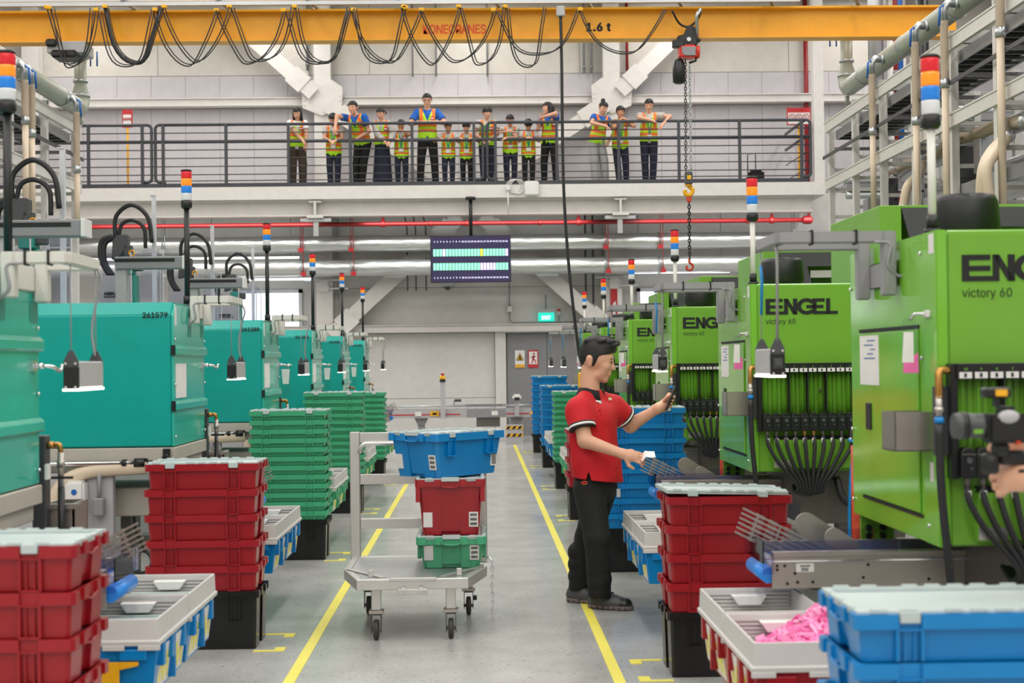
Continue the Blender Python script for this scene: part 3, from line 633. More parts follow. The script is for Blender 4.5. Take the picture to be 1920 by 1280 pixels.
# ---------------------------------------------------------------- collecting bins
def ring_loft(m, specs, cap=True): m.loft([[(-a, -b, z), (a, -b, z), (a, b, z), (-a, b, z)] for a, b, z in specs], True, cap); return m
def bin_thing(x, y, col, label, side, full=None, group=None):
    """x, y centre; side = +1 when the aisle is towards +x"""
    zb = .29; t = thing('collecting_bin', label, 'bin', (x, y, zb), group); k = 'crate_'+col
    T = Matrix.Translation((x, y, zb))
    def put(m, nm, mt, bev=0.0, par=t):
        me = m.mesh(nm, mt, bev); me.transform(T); return link(nm, me, par)
    m = MB(); ring_loft(m, [(.165, .265, 0), (.188, .288, .20), (.180, .280, .20), (.160, .26, .01)])
    put(m, 'bin_body', k, .002)
    for yy in (-.20, -.04, .19):
        put(MB().box(side*.176, side*.199, yy-.02, yy+.02, .10, .19), 'clip', k, .003)
        if -.1 < yy < .1: put(MB().box(side*.166, side*.192, yy+.055, yy+.075, 0.01, .19), 'rib', k, .003)
    for xx in (-.1, .1): put(MB().box(xx-.05, xx+.05, -.298, -.27, .135, .175), 'clip', k, .003)
    m = MB(); ring_loft(m, [(.199, .299, .188), (.201, .301, .205), (.193, .293, .209), (.190, .290, .285), (.181, .281, .285), (.172, .272, .19)], False)
    for xx in (-.16, .03, .16): m.box(xx-.04, xx+.04, -.303, -.29, .172, .19)
    put(m, 'collar', 'bin_grey', .0015)
    m = MB(); 
    for q in range(5): m.box(-.17, .17, .268, .2745, .20+q*.015, .207+q*.015)
    put(m, 'collar_ribs', 'bin_grey')
    put(MB().prism([(-.07, .262), (.07, .262), (.045, .225), (-.045, .225)], .22, .27), 'collar_tab', 'label_white', .002)
    put(MB().box(-.06, .05, -.296, -.289, .02, .13).prism([(.05, .10), (.05, .13), (.12, .13), (.12, .115)], -.296, -.289), 'yellow_tag', 'yellow_tag', .002)
    for yy in (-.115, .155):
        m, z = MB(), MB()
        m.hexa([(side*.160, yy-.10, .012), (side*.1665, yy-.10, .012), (side*.1665, yy+.10, .012), (side*.160, yy+.10, .012), (side*.180, yy-.10, .165), (side*.1865, yy-.10, .165), (side*.1865, yy+.10, .165), (side*.180, yy+.10, .165)])
        for q in range(4): z.bar((side*(.1685+.0125*(q % 2)), yy-.08+q*.04, .03+.10*(q % 2)), (side*(.1685+.0125*((q+1) % 2)), yy-.04+q*.04, .03+.10*((q+1) % 2)), .022, .004, (1, 0, 0))
        put(m, 'side_label', 'label_white'); put(z, 'zigzag_mark', 'yellow_line')
    if full == 'lid': put(MB().box(-.165, .165, -.265, .262, .205, .213).box(-.15, .15, -.25, -.2, .213, .222).box(-.16, .16, .19, .2, .213, .22), 'inner_lid', 'lid_grey', .001)
    MB().box(x-side*.15, x+side*.02, y-.2, y+.2, zb-.03, zb-.002).box(x-side*.10, x-side*.14, y-.18, y-.14, 0, zb-.03).box(x-side*.10, x-side*.14, y+.14, y+.18, 0, zb-.03).build('stand', 'dark_steel', t)
    return t
def bins(xc, y0, col, where, side, full):
    for k in range(2):
        bin_thing(xc, y0+.3+k*.61, col, '%s bin with pale collar, %s of two %s' % ({'red': 'dark red'}.get(col, col), ['nearer', 'farther'][k], where), side, full, 'bin pairs along the aisle')
XBL, XBR = -1.38, 1.08
bins(XBL, 5.52, 'blue', 'beside the near left red stack', 1, 'lid')
bins(XBL, 8.72, 'blue', 'behind the red stack left of trolley', 1, 'lid')
bins(XBL, 12.3, 'green', 'behind the near green stack', 1, 'lid')
bins(XBL, 16.0, 'green', 'behind the second green stack', 1, 'lid')
bins(XBL, 20.2, 'green', 'beyond the far green stack on the left', 1, 'lid')
bins(XBR, 4.87, 'red', 'by the near right blue stack', -1, None)
bins(XBR, 8.08, 'blue', 'between the man and right red stack', -1, None)
bins(XBR, 11.9, 'blue', 'behind the blue stack at the man', -1, None)
bins(XBR, 15.25, 'green', 'left of the right green stack', -1, None)
bins(XBR, 19.1, 'blue', 'beyond the right green stack', -1, None)
# pink moulded parts heaped in the nearest red bin
def heap(name, label, n, cx, cy_, cz, sx, sy, hz, mats):
    r = random.Random(3); m = MB(); m.prism([(cx-sx, cz), (cx+sx, cz), (cx+sx, cz+.02), (cx+sx*.5, cz+hz*.75), (cx-sx*.3, cz+hz*.5), (cx-sx, cz+.02)], cy_-sy, cy_+sy)
    for i in range(n):
        u, v = r.uniform(-1, 1), r.uniform(-1, 1)
        zz = cz+.02+hz*max(.05, (.5+.5*u)*.9-.25*abs(v-.2))+r.uniform(-.005, .02)
        c = Vector((cx+u*sx, cy_+v*sy, zz)); q = Matrix.Rotation(r.uniform(0, 6.3), 3, 'Z') @ Matrix.Rotation(r.uniform(-1, 1), 3, 'X') @ Matrix.Rotation(r.uniform(-1, 1), 3, 'Y')
        a, b, h = r.uniform(.016, .034), r.uniform(.009, .02), .006; m.cur = r.randrange(2)
        m.hexa([c+q @ Vector(p) for p in ((-a, -b, -h), (a, -b, -h), (a, b, -h), (-a, b, -h), (-a, -b, h), (a, -b, h), (a, b, h), (-a, b, h))])
    return tag(m.build(name, mats), label, 'plastic parts', None, 'stuff')
heap('moulded_parts', 'heap of small pink moulded parts in the nearer red bin', 520, XBR+.02, 5.17, .43, .13, .24, .19, ['pink_part', 'pink_light'])

# ---------------------------------------------------------------- teal moulding machines (left row)
XT = -1.747
YT = [5.02, 8.60, 12.17, 15.74, 19.31, 22.90]
def teal_machine(y0, label):
    t = thing('moulding_machine', label, 'machine', (XT, y0, 0), 'teal moulding machines'); y1 = y0+.96; x1, x0 = XT, XT-2.6
    MB().prism([(y0, 1.045), (y1, 1.045), (y1, 1.80), (y1-.07, 1.875), (y0+.07, 1.875), (y0, 1.80)], x0, x1-.012, 'yz').build('cover', 'teal', t, .006, 2)
    m = MB(); m.prism([(y0+.004, 1.045), (y1-.004, 1.045), (y1-.004, 1.80), (y1-.07, 1.86), (y0+.07, 1.86), (y0+.004, 1.80)], x1-.012, x1, 'yz')
    m.build('end_panel', 'teal_end', t, .003, 1)
    for z in (1.565, 1.245):
        MB().prism([(x1, z), (x1+.02, z+.008), (x1+.02, z+.045), (x1, z+.062)], y0+.0, y1+.01).build('ridge', 'teal_end', t, .003)
        MB().box(x1-.012, x1+.012, y0-.006, y0, z, z+.06).build('ridge_end', 'black_plastic', t)
    MB().box(x1, x1+.003, y0+.06, y0+.36, 1.32, 1.52).build('paper_sheet', 'paper', t)
    for yy in (y0+.43, y0+.84): MB().box(x1, x1+.003, yy, yy+.10, 1.68, 1.76).build('slot', 'teal_dark', t)
    for yy in (y0+.02, y1-.03):
        for z in (1.1, 1.4, 1.66): MB().cyl((x1, yy, z), .007, .012, 8, 'x').build('screw', 'chrome', t)
    MB().box(x1, x1+.002, y0+.04, y0+.09, 1.74, 1.85).build('barcode_label', 'label_white', t)
    la = MB().box(x1, x1+.012, y1-.12, y1-.05, 1.49, 1.53).cyl((x1+.012, y1-.085, 1.51), .012, .03, 10, 'x').build('latch', 'chrome', t)
    MB().tube(bez([(x1+.04, y1-.085, 1.51), (x1+.07, y1-.05, 1.505), (x1+.075, y1+.03, 1.49), (x1+.08, y1+.05, 1.515)], 4), .008, 6).build('latch_lever', 'chrome', la)
    # base beam and bed
    MB().box(x0, x1+.01, y0+.0, y1, .965, 1.04).box(x0, x1-.01, y0+.05, y1-.05, .90, .965).build('base_beam', 'beige_metal', t, .004)
    MB().tube([(x0, y0-.025, .955), (x1-.17, y0-.025, .955)], .014, 8).build('slide_rod', 'chrome', t)
    MB().cyl((x1-.22, y0-.025, .955), .028, .06, 10, 'x').cyl((x1-.29, y0-.025, .955), .022, .025, 10, 'x').box(x1-.18, x1-.15, y0-.03, y0+.0, .93, .98).build('rod_stop', 'black_plastic', t)
    MB().box(x1-.06, x1-.02, y0-.03, y0, .93, 1.035).cyl((x1-.04, y0-.05, .985), .02, .03, 10, 'y').build('pivot', 'black_plastic', t, .004)
    m = MB().box(x0, x1-.06, y0+.15, y1-.1, .635, .80).box(x0, x1-.7, y0+.2, y1-.05, .80, .90); m.build('machine_bed', 'beige_metal', t, .006)
    MB().prism([(x1-1.2, .90), (x1-.35, .90), (x1-.35, .52), (x1-.42, .50), (x1-.60, .40), (x1-1.2, .40)], y0+.0, y0+.06).build('side_plate', 'panel_grey', t, .004)
    MB().tube(bez([(x1-.15, y0-.02, .93), (x1-.50, y0-.02, .905), (x1-.66, y0-.02, .80), (x1-.70, y0-.02, .56)], 6), .04, 8, flat=.5).build('cable_duct', 'tube_beige', t)
    sb = MB().box(x1-.60, x1-.49, y0-.10, y0-.0, .68, .86).build('socket_box', 'label_white', t, .015, 2)
    MB().cyl((x1-.545, y0-.15, .69), .04, .07, 12, 'y').box(x1-.58, x1-.51, y0-.13, y0-.1, .70, .73).build('plug', 'sign_red', sb); MB().cyl((x1-.545, y0-.104, .80), .016, .005, 12, 'y').build('emblem', 'blue_handle', sb)
    MB().box(x1-.45, x1-.39, y0-.07, y0-.0, .66, .76).tube([(x1-.42, y0-.03, .76), (x1-.42, y0-.03, .90)], .012, 6).build('junction', 'mid_grey', t, .006)
    for xx in (x1-.75, x0+.3):
        for yy in (y0+.2, y1-.2): MB().box(xx-.05, xx+.05, yy-.05, yy+.05, 0, .64).cyl((xx, yy, 0), .08, .03, 10).build('leg', 'dark_steel', t)
    MB().tube(bez([(x1-.28, y0+.2, .64), (x1-.27, y0+.2, .55), (x1-.23, y0+.2, .45), (x1-.24, y0+.2, .42)], 6)+[(x1-.24+.058*math.cos(a), y0+.2+.0012*i, .36+.065*math.sin(a)) for i, a in enumerate([PI/2+k*PI/8 for k in range(38)])], .008, 6).build('cable', 'hose_black', t)
    # water valve post at the far corner
    xp, yp = x1+.02, y1+.10
    MB().box(xp-.075, xp-.02, yp-.02, yp+.05, .62, 1.23).build('valve_post', 'dark_grey', t, .004)
    MB().cyl((xp-.02, yp, 1.19), .015, .03, 8, 'x').tube(bez([(xp+.01, yp, 1.19), (xp+.03, yp, 1.19), (xp+.036, yp, 1.16)], 4), .011, 8).build('elbow', 'brass', t)
    MB().cyl((xp+.036, yp, 1.02), .013, .14, 10).cyl((xp+.036, yp, 1.10), .017, .03, 8).build('valve', 'steel', t); MB().bar((xp+.0, yp-.02, 1.06), (xp+.09, yp-.02, 1.06), .012, .010).build('valve_lever', 'black_plastic', t)
    MB().tube([(xp+.036, yp, 1.02), (xp+.036, yp, .66)], .014, 8).build('hose', 'hose_black', t)
    MB().box(xp+.005, xp+.015, y1-.02, y1+.03, 1.06, 1.12).build('name_tag', 'label_white', t)
    return t
NTH = ['first', 'second', 'third', 'fourth', 'fifth', 'last']
tm = teal_machine(YT[0], 'nearest teal moulding machine, cut by the left edge of the photo')
teal = [tm]
for i in range(1, 6):
    t = dup(tm, (0, YT[i]-YT[0], 0), 'teal moulding machine numbered %d, %s in the left row' % (261578+i, NTH[i])); teal.append(t)
    n = str(261578+i); me = text_mesh(n, .058, .0016, 'RIGHT'); me.materials.clear(); me.materials.append(G['ink'])
    me.transform(Matrix.Translation((XT-.028, YT[i]-.003, 1.784)) @ Matrix.Rotation(PI/2, 4, 'X') @ Matrix.Diagonal((.94, 1.0, 1, 1)))
    link('number_lettering', me, t)
for i, y in ((2, YT[2]+.9), (3, YT[3]+.9), (4, YT[4]+.9)):
    t = thing('document_pouch', 'clear document pouch on the end of the %s teal machine' % NTH[i], 'pouch', (XT+.05, y, 1.45))
    MB().hexa([(XT+.03, y, 1.22), (XT+.10, y+.02, 1.22), (XT+.10, y+.025, 1.22), (XT+.03, y+.005, 1.22), (XT+.01, y, 1.5), (XT+.11, y+.02, 1.5), (XT+.11, y+.025, 1.5), (XT+.01, y+.005, 1.5)]).build('pouch', 'clear_bag', t)
    MB().hexa([(XT+.04, y-.006, 1.34), (XT+.09, y+.006, 1.34), (XT+.09, y+.008, 1.34), (XT+.04, y-.004, 1.34), (XT+.03, y-.006, 1.47), (XT+.10, y+.006, 1.47), (XT+.10, y+.008, 1.47), (XT+.03, y-.004, 1.47)]).build('sheet', 'paper', t)
    MB().tube([(XT-.02, y, 1.505), (XT+.12, y+.02, 1.505)], .005, 5).build('hook', 'chrome', t)
# ---------------------------------------------------------------- signal towers
def tower(x, y, zb, z0, z1, pole, label, r=.0335, pr=.0175):
    t = thing('signal_tower', label, 'signal light', (x, y, zb), 'signal towers on the machines'); h = (z1-z0)
    MB().cyl((x, y, zb), pr, z0-zb+.01, 10).build('pole', pole, t)
    MB().cyl((x, y, zb), pr*2.0, .02, 12).cyl((x, y, zb+.02), pr*1.4, .05, 10).build('foot', 'black_plastic', t)
    MB().lathe([(r*.8, 0), (r*1.06, .012), (r*1.06, .045), (r*.9, .05)], 14, (x, y, z0)).build('base_cap', 'black_plastic', t)
    zz = z0+.05; st = (h-.062)/4
    for n, mm in (('clear_lens', 'lens_clear'), ('blue_lens', 'lens_blue'), ('amber_lens', 'lens_amber'), ('red_lens', 'lens_red')):
        MB().lathe([(r*.96, 0), (r, .006), (r, st-.006), (r*.96, st)], 16, (x, y, zz)).build(n, mm, t); zz += st
    MB().lathe([(r*1.03, 0), (r*1.03, .008), (r*.9, .012)], 14, (x, y, zz)).build('top_cap', 'black_plastic', t)
    return t
wl_ = ['at the left photo edge']+['on the %s teal machine, number %d' % (NTH[i], 261578+i) for i in range(1, 6)]
for i in range(6):
    tower(-1.825, YT[i]+.83, 1.875, 2.495, 2.74, 'black_plastic', 'signal tower on black pole '+wl_[i])
for i, y in enumerate((5.4, 8.95, 12.5, 16.05, 19.65, 23.2)):
    tower(1.66, y, 1.95, 2.335, 2.605, 'lamp_white', 'signal tower on pale pole on the %s green machine from the camera' % ['first', 'second', 'third', 'fourth', 'fifth', 'sixth'][i], .034, .0155)
# ---------------------------------------------------------------- green moulding machines (right row)
XG = 1.608
YG = [5.20, 8.78, 12.35, 15.92, 19.50, 23.07]
def logo_mb(x, y, z, s):
    m = MB()
    def q(*a): m.prism([(x+u*s, z+v*s) for u, v in a], y-.004, y)
    R = lambda a, b, c, d: q((a, c), (b, c), (b, d), (a, d))
    R(0, .27, 0, 1); R(.27, 1.08, .80, 1); R(.27, 1.08, .39, .58); R(.27, 1.18, 0, .19)
    R(1.18, 1.42, 0, 1); q((1.42, 1), (1.18, 1), (1.76, 0), (2.02, 0)); R(1.76, 2.02, 0, 1)
    out = [(2.62+.62*math.cos(a), .5+.52*math.sin(a)) for a in [math.radians(38+k*14) for k in range(21)]]
    inn = [(2.62+.36*math.cos(a), .5+.30*math.sin(a)) for a in [math.radians(38+k*14) for k in range(21)]]
    for k in range(20): q(out[k], out[k+1], inn[k+1], inn[k])
    R(2.62, 3.7, .39, .58); R(2.98, 3.24, .36, .60); R(3.02, 3.28, .0, .2) ; R(2.98, 3.24, .18, .42)
    R(3.0, 3.26, .58, 1); R(3.26, 3.78, .80, 1); R(3.26, 4.0, 0, .19)
    R(3.88, 4.13, 0, 1); R(4.13, 4.62, 0, .19)
    return m
def green_machine(y0, label):
    t = thing('moulding_machine', label, 'machine', (XG, y0, 0), 'green moulding machines'); y1 = y0+1.22; x0, x1 = XG, XG+2.1
    MB().prism([(y0, .84), (y1, .84), (y1, 1.94), (y1-.02, 1.95), (y0+.02, 1.95), (y0, 1.94)], x0+.04, x1, 'yz').build('cover', 'lime', t, .006, 2)
    MB().box(x0, x0+.04, y0, y0+.17, .835, 1.95).box(x0+.004, x0+.04, y0+.174, y1, .835, 1.95).build('end_panel', 'lime_end', t, .004, 2)
    dm = MB().box(x0-.006, x0+.004, y0+.22, y1-.16, .935, 1.605).build('door_panel', 'lime_end', t, .003)
    MB().box(x0-.012, x0-.006, y1-.36, y1-.28, 1.21, 1.32).build('recessed_handle', 'black_plastic', dm, .004)
    MB().box(x0-.002, x0+.004, y0+.22, y1-.16, 1.608, 1.622).build('slot', 'ink', t); MB().box(x0-.002, x0+.004, y0+.20, y1-.18, .920, .930).build('slot', 'ink', t)
    MB().box(x0-.008, x0-.004, y1-.48, y1-.19, 1.393, 1.595).build('paper_sheet', 'paper', dm)
    m = MB()
    for k in range(5): m.box(x0-.0095, x0-.008, y1-.43+.03*(k % 2), y1-.26-.05*(k % 3), 1.50+k*.018, 1.504+k*.018)
    m.build('handwriting', 'blue_handle', dm)
    for yy, z in ((y0+.18, 1.88), (y0+.18, 1.5), (y0+.12, .90), (y1-.02, 1.8), (y1-.02, 1.2), (y1-.02, .9), (y0+.18, 1.17)): MB().cyl((x0-.006, yy, z), .007, .010, 8, 'x').build('screw', 'chrome', t)
    MB().box(x0-.001, x0+.003, y0+.02, y0+.08, 1.87, 1.94).box(x0-.001, x0+.003, y0+.06, y0+.10, 1.06, 1.13).build('barcode_label', 'label_white', t)
    la = MB().box(x0-.012, x0, y0+.06, y0+.12, 1.645, 1.67).build('latch', 'label_white', t, .003)
    MB().tube(bez([(x0-.01, y0+.10, 1.657), (x0-.035, y0+.14, 1.658), (x0-.045, y0+.17, 1.64)], 4), .006, 6).build('latch_lever', 'chrome', la)
    MB().hexa([(x0-.075, y0+.175, 1.445), (x0-.02, y0+.15, 1.445), (x0-.02, y0+.154, 1.445), (x0-.075, y0+.179, 1.445), (x0-.068, y0+.175, 1.645), (x0-.028, y0+.15, 1.645), (x0-.028, y0+.154, 1.645), (x0-.068, y0+.179, 1.645)]).build('hanging_tag', 'clear_bag', t)
    MB().hexa([(x0-.075, y0+.170, 1.485), (x0-.038, y0+.152, 1.485), (x0-.038, y0+.154, 1.485), (x0-.075, y0+.172, 1.485), (x0-.068, y0+.170, 1.595), (x0-.038, y0+.153, 1.595), (x0-.038, y0+.155, 1.595), (x0-.068, y0+.172, 1.595)]).build('tag_sheet', 'paper', t)
    MB().hexa([(x0-.072, y0+.168, 1.447), (x0-.022, y0+.146, 1.447), (x0-.022, y0+.149, 1.447), (x0-.072, y0+.171, 1.447), (x0-.07, y0+.168, 1.483), (x0-.024, y0+.146, 1.52), (x0-.024, y0+.149, 1.52), (x0-.07, y0+.171, 1.483)]).build('tag_fold', 'pink_part', t)
    # dust tray at the near corner
    m = MB(); xt, yt = x0-.14, y0+.05
    for a in ((xt, x0+.02, yt, yt+.006), (xt, x0+.02, yt+.16, yt+.166)): m.box(*a, 1.17, 1.31)
    m.box(xt, xt+.006, yt, yt+.166, 1.17, 1.31).box(xt, x0+.02, yt, yt+.166, 1.17, 1.176).build('metal_tray', 'steel', t)
    MB().box(x0-.02, x0+.045, y0-.02, y0-.0, 1.16, 1.40).build('bracket_plate', 'dark_grey', t)
    # lettering and lower front box
    logo_mb(x0+.092, y0, 1.768, .0925).build('logo_lettering', 'ink', t)
    text('model_lettering', 'victory 60', .060, (x0+.09, y0-.003, 1.712), 'ink', t, 0, sx=.90)
    MB().box(x0+.12, x1, y0-.05, y0, .86, 1.03).box(x0+.12, x1, y0-.012, y0, 1.03, 1.045).build('front_box', 'lime', t, .004); MB().box(x0+.125, x1, y0-.02, y0, 1.032, 1.05).build('shadow_gap', 'ink', t)
    MB().box(x0+.12, x0+.22, y0-.053, y0-.05, .868, .91).build('rating_plate', 'aluminium', t)
    # flow meter panel
    px0, n, p = x0+.04, 10, .0545; px1 = px0+n*p+.02; yf = y0-.06
    MB().box(px0-.012, px0+.012, yf, y0, 1.08, 1.48).box(px1-.012, px1+.006, yf, y0, 1.08, 1.48).box(px0, px1, yf, y0, 1.425, 1.48).build('meter_frame', 'black_plastic', t, .002)
    for k in range(n):
        xc = px0+.012+(k+.5)*p
        MB().box(xc-.022, xc+.022, yf-.003, yf, 1.428, 1.450).build('meter_label', 'label_white', t)
        if k < 9 or True: text('digit', str(n-k), .016, (xc, yf-.002, 1.456), 'lime_end', t, .0003, 'CENTER')
        MB().box(xc-.005, xc+.003, yf-.005, yf-.003, 1.432, 1.446).build('meter_mark', 'ink', t)
        MB().cyl((xc-.004, yf+.026, 1.19), .018, .235, 8).build('meter_tube', 'clear_tube', t); MB().box(xc-.005, xc-.003, yf+.02, yf+.024, 1.20, 1.42).build('scale_strip', 'lime_end', t)
        m = MB().box(xc-.0267, xc+.0267, yf-.025, y0, 1.085, 1.168); m.lathe([(.025, 0), (.025, .05)], 12, (xc, yf-.02, 1.165), 'y')
        m.build('valve_block', 'black_plastic', t, .003)
        m = MB().cyl((xc, yf-.031, 1.145), .011, .006, 8, 'y').cyl((xc+.006, yf-.031, 1.118), .005, .006, 6, 'y'); m.build('valve_knob', 'dark_grey', t)
        MB().cyl((xc, yf+.0, 1.05), .011, .05, 8).build('hose_fitting', 'brass' if k in (4, 5) else 'dark_steel', t)
        xe = x0+.33+(k-4.5)*.018; ze = .70+.004*abs(k-4)
        MB().tube(bez([(xc, yf, 1.055), (xc+.004, yf-.012, 1.0), (xc+(xe-xc)*.35, yf-.02, .90), (xe, yf-.01, .77), (xe, yf+.05, ze), (xe+.02, yf+.2, ze+.03)], 5), .0115, 7).build('hose', 'hose_black', t)
        MB().lathe([(.0125, 0), (.0125, .028)], 8, (xc+.001, yf-.003, 1.012)).build('hose_label', 'label_white', t)
    for k in (3, 5, 7): MB().box(px0+.012+k*p-.0025, px0+.012+k*p+.0025, yf+.0, y0, 1.19, 1.43).build('divider', 'ink', t)
    MB().lathe([(.002, 0), (.009, .022), (.009, .03)], 8, (px0+.012+6.4*p, yf+.02, 1.30)).build('float', 'dark_steel', t)
    MB().tube(bez([(px0-.005, yf+.02, 1.455), (px0-.05, yf, 1.455), (px0-.058, yf-.01, 1.41), (px0-.058, yf-.01, 1.36)], 5), .0135, 8).build('elbow', 'brass', t)
    MB().cyl((px0-.058, yf-.01, 1.29), .013, .08, 8).cyl((px0-.058, yf-.01, 1.31), .017, .02, 8).build('pipe_fitting', 'steel', t); MB().cyl((px0-.058, yf-.01, 1.275), .017, .02, 8).build('collar', 'blue_cable', t)
    MB().tube(bez([(px0-.058, yf-.01, 1.275), (px0-.055, yf-.012, 1.05), (px0-.035, yf-.015, .80), (px0+.0, yf, .45)], 5), .015, 8).build('main_hose', 'hose_black', t)
    MB().tube(bez([(px1-.06, yf-.03, 1.03), (px1-.01, yf-.05, 1.0), (px1-.035, yf-.05, .93), (px1-.05, yf-.05, .83), (px1-.055, yf-.02, .6), (px1-.05, yf, .40)], 5), .009, 6).build('air_hose', 'blue_cable', t)
    MB().box(px1+.012, px1+.06, yf+.0, y0, 1.05, 1.14).build('end_bracket', 'steel', t)
    # exhaust dome, hood with dark stripe, bed and legs
    MB().lathe([(.10, 0), (.125, .02), (.14, .06), (.132, .17), (.12, .195), (.06, .20)], 24, (x0+.34, y0+.72, 1.95)).build('exhaust_dome', 'black_plastic', t)
    hx, hy0, hy1, hz = XG+.76, y0-.06, y0+1.16, 2.40
    MB().prism([(hx, 1.951), (hx+.13, 1.951), (hx+.13, hz), (hx, hz)], hy0, hy1).box(hx+.13, x1, hy0+.62, hy1, 1.951, hz).box(hx+.13, x1, hy0, hy1, hz-.02, hz).box(hx+.13, x1, hy0, hy0+.03, 1.951, 2.06).build('hood', 'lime', t, .004)
    MB().prism([(hx+.13, hz-.015), (hx+.13, hz-.02), (hx+.24, 1.96), (hx+.44, 1.96), (hx+.36, 2.27), (x1, 2.27), (x1, hz-.015)], hy0-.004, hy0+.02).build('hood_stripe', 'dark_grey', t)
    MB().box(hx+.40, x1, hy0+.06, hy0+.1, 2.18, 2.24).build('hood_bar', 'aluminium', t)
    MB().box(x0+.30, x1, y0+.1, y1-.1, .52, .80).box(x0+.5, x1, y0+.05, y1-.05, .78, .84).build('machine_bed', 'dark_steel', t, .004)
    MB().tube(bez([(x0+.50, y0+.02, .80), (x0+.55, y0-.02, .66), (x0+.75, y0-.03, .58), (x0+.95, y0-.01, .66), (x0+1.0, y0+.1, .80)], 6), .022, 8).build('bed_hose', 'hose_black', t)
    MB().box(x0+.02, x0+.16, y1-.06, y1-.04, .72, .835).build('socket_plate', 'lime', t)
    for a, b in ((.05, .78), (.11, .78), (.05, .745), (.11, .745)): MB().cyl((x0+a, y1-.08, b), .014, .02, 10, 'y').build('socket', 'black_plastic', t)
    for xx in (x0+.6, x1-.2):
        for yy in (y0+.2, y1-.2): MB().box(xx-.06, xx+.06, yy-.06, yy+.06, 0, .52).build('leg', 'dark_steel', t)
    MB().tube([(x0+.06, y1+.1, .30), (x0+.065, y1+.1, .7), (x0+.05, y1+.1, 1.12)], [.05, .045, .03], 10).build('wrapped_hose', 'red_wrap', t)
    return t
gm = green_machine(YG[0], 'nearest green moulding machine, cut by the right edge of the photo')
for i in range(1, 6): dup(gm, (0, YG[i]-YG[0], 0), ['', 'green moulding machine, second from the camera, whole lettering visible', 'green moulding machine, third from the camera, above the blue stack', 'green moulding machine, fourth from the camera, beside the man\'s face', 'green moulding machine, fifth from the camera, behind the man\'s head', 'farthest green moulding machine in the right row'][i])
# ---------------------------------------------------------------- lamp arms
def lamp_arm(s, xf, xe, ya, yb, zb, y_h, m, label, right):
    """s = +1 when the arm points towards +x; xf machine face, xe arm end, ya/yb the two beams"""
    t = thing('lamp_arm', label, 'lamp', (xf, ya, zb), 'inspection lamp arms'); w = .045
    xb = xf+s*.035
    mm = MB()
    for yy in (ya, yb): mm.box(xb-.025, xb+.025, yy-.03, yy+.03, y_h, zb+w/2).bar((xb, yy, zb), (xe, yy, zb), w, w)
    mm.bar((xe-s*.01, ya, zb), (xe-s*.01, yb, zb), w, w).box(xf+s*.002, xf+s*.012, ya-.0, yb+.0, y_h+.04, y_h+.14)
    mm.build('arm_frame', m, t, .008, 2)
    mm = MB()
    for k in (.3, .7): mm.box(xb+(xe-xb)*k-.004, xb+(xe-xb)*k+.004, ya-.028, ya+.028, zb-.028, zb+.028)
    mm.build('cable_tie', 'ink', t)
    bx, b0, b1 = xe+s*.0, ya+.03, yb-.02; bz0, bz1 = (1.42, 1.525) if not right else (1.437, 1.543); bw = .0275
    MB().box(bx-bw, bx+bw, b0+.02, b1, bz0+.006, bz1-.0).build('lamp_box', 'panel_grey', t, .004)
    MB().box(bx-bw, bx+bw, b0, b0+.02, bz0, bz1-.02).build('front_plate', 'black_plastic', t, .002)
    if right: MB().cyl((bx, b0-.012, (bz0+bz1)/2), .014, .014, 12, 'y').box(bx-.018, bx+.018, b0-.004, b0, bz0+.03, bz0+.07).build('lens', 'dark_grey', t)
    mm = MB()
    for sx in (-1, 1):
        for z in (bz0+.010, bz1-.008): mm.cyl((bx+sx*.018, b0-.004, z), .005, .006, 8, 'y')
    mm.build('screw', 'chrome', t)
    mm = MB()
    for yy in (b0+.004, b1-.01): mm.prism([(bx-bw, bz1-.02), (bx+bw, bz1-.02), (bx+bw, bz1), (bx+.008, bz1+.04), (bx-.008, bz1+.04), (bx-bw, bz1)], yy, yy+.006)
    mm.build('hanger_plate', 'dark_grey', t)
    MB().box(bx-bw-.002, bx+bw+.002, b0, b1, bz0-.004, bz0+.004).build('light_strip', 'lamp_glow', t)
    for k, yy in enumerate((b0+.007, b1-.007)):
        zt = zb-w/2
        MB().tube([(bx, yy, bz1+.03), (bx, yy, zt)], .0025, 5).build('hanging_wire', 'lamp_grey', t)
        if right: MB().tube([(bx, yy, bz1+(.14 if k else .03)), (bx-.004*s, yy, zt-.12 if k else zt-.05), (bx, yy, zt-.06 if k else zt)], .006, 6).build('sleeve', 'blue_cable' if k else 'lamp_grey', t)
    yy = b1-.007
    if not right: MB().tube(bez([(bx, yy-.01, bz1+.02), (bx-s*.012, yy-.01, bz1+.12), (bx+s*.01, yy-.02, bz1+.24), (bx+s*.03, yy-.02, zb-.06), (bx, yy, zb)], 6), .005, 6).build('cable', 'lamp_grey', t)
    MB().tube(bez([(xb+s*.06, ya-.026, zb-.02), (xb-s*.0, ya-.03, zb-.03), (xb+s*.01, ya-.035, zb-.11), (xb-s*.03, ya-.03, zb-.15), (xf-s*.0, ya-.05, zb-.15)], 6), .006, 6).build('power_cable', 'lamp_grey', t)
    return t
la = lamp_arm(1, XT, -1.50, YT[0]+.48, YT[0]+.90, 1.905, 1.76, 'lamp_white', 'white lamp arm with hanging lamp on the nearest teal machine', False)
for i in range(1, 6): dup(la, (0, YT[i]-YT[0], 0), 'white lamp arm with hanging lamp on the %s teal machine' % NTH[i])
lb = lamp_arm(-1, XG, 1.15, YG[0]+.48, YG[0]+.86, 1.965, 1.74, 'lamp_grey', 'grey lamp arm with lit lamp on the nearest green machine', True)
for i in range(1, 6): dup(lb, (0, YG[i]-YG[0], 0), 'grey lamp arm with lit lamp on the %s green machine from the camera' % ['', 'second', 'third', 'fourth', 'fifth', 'sixth'][i])
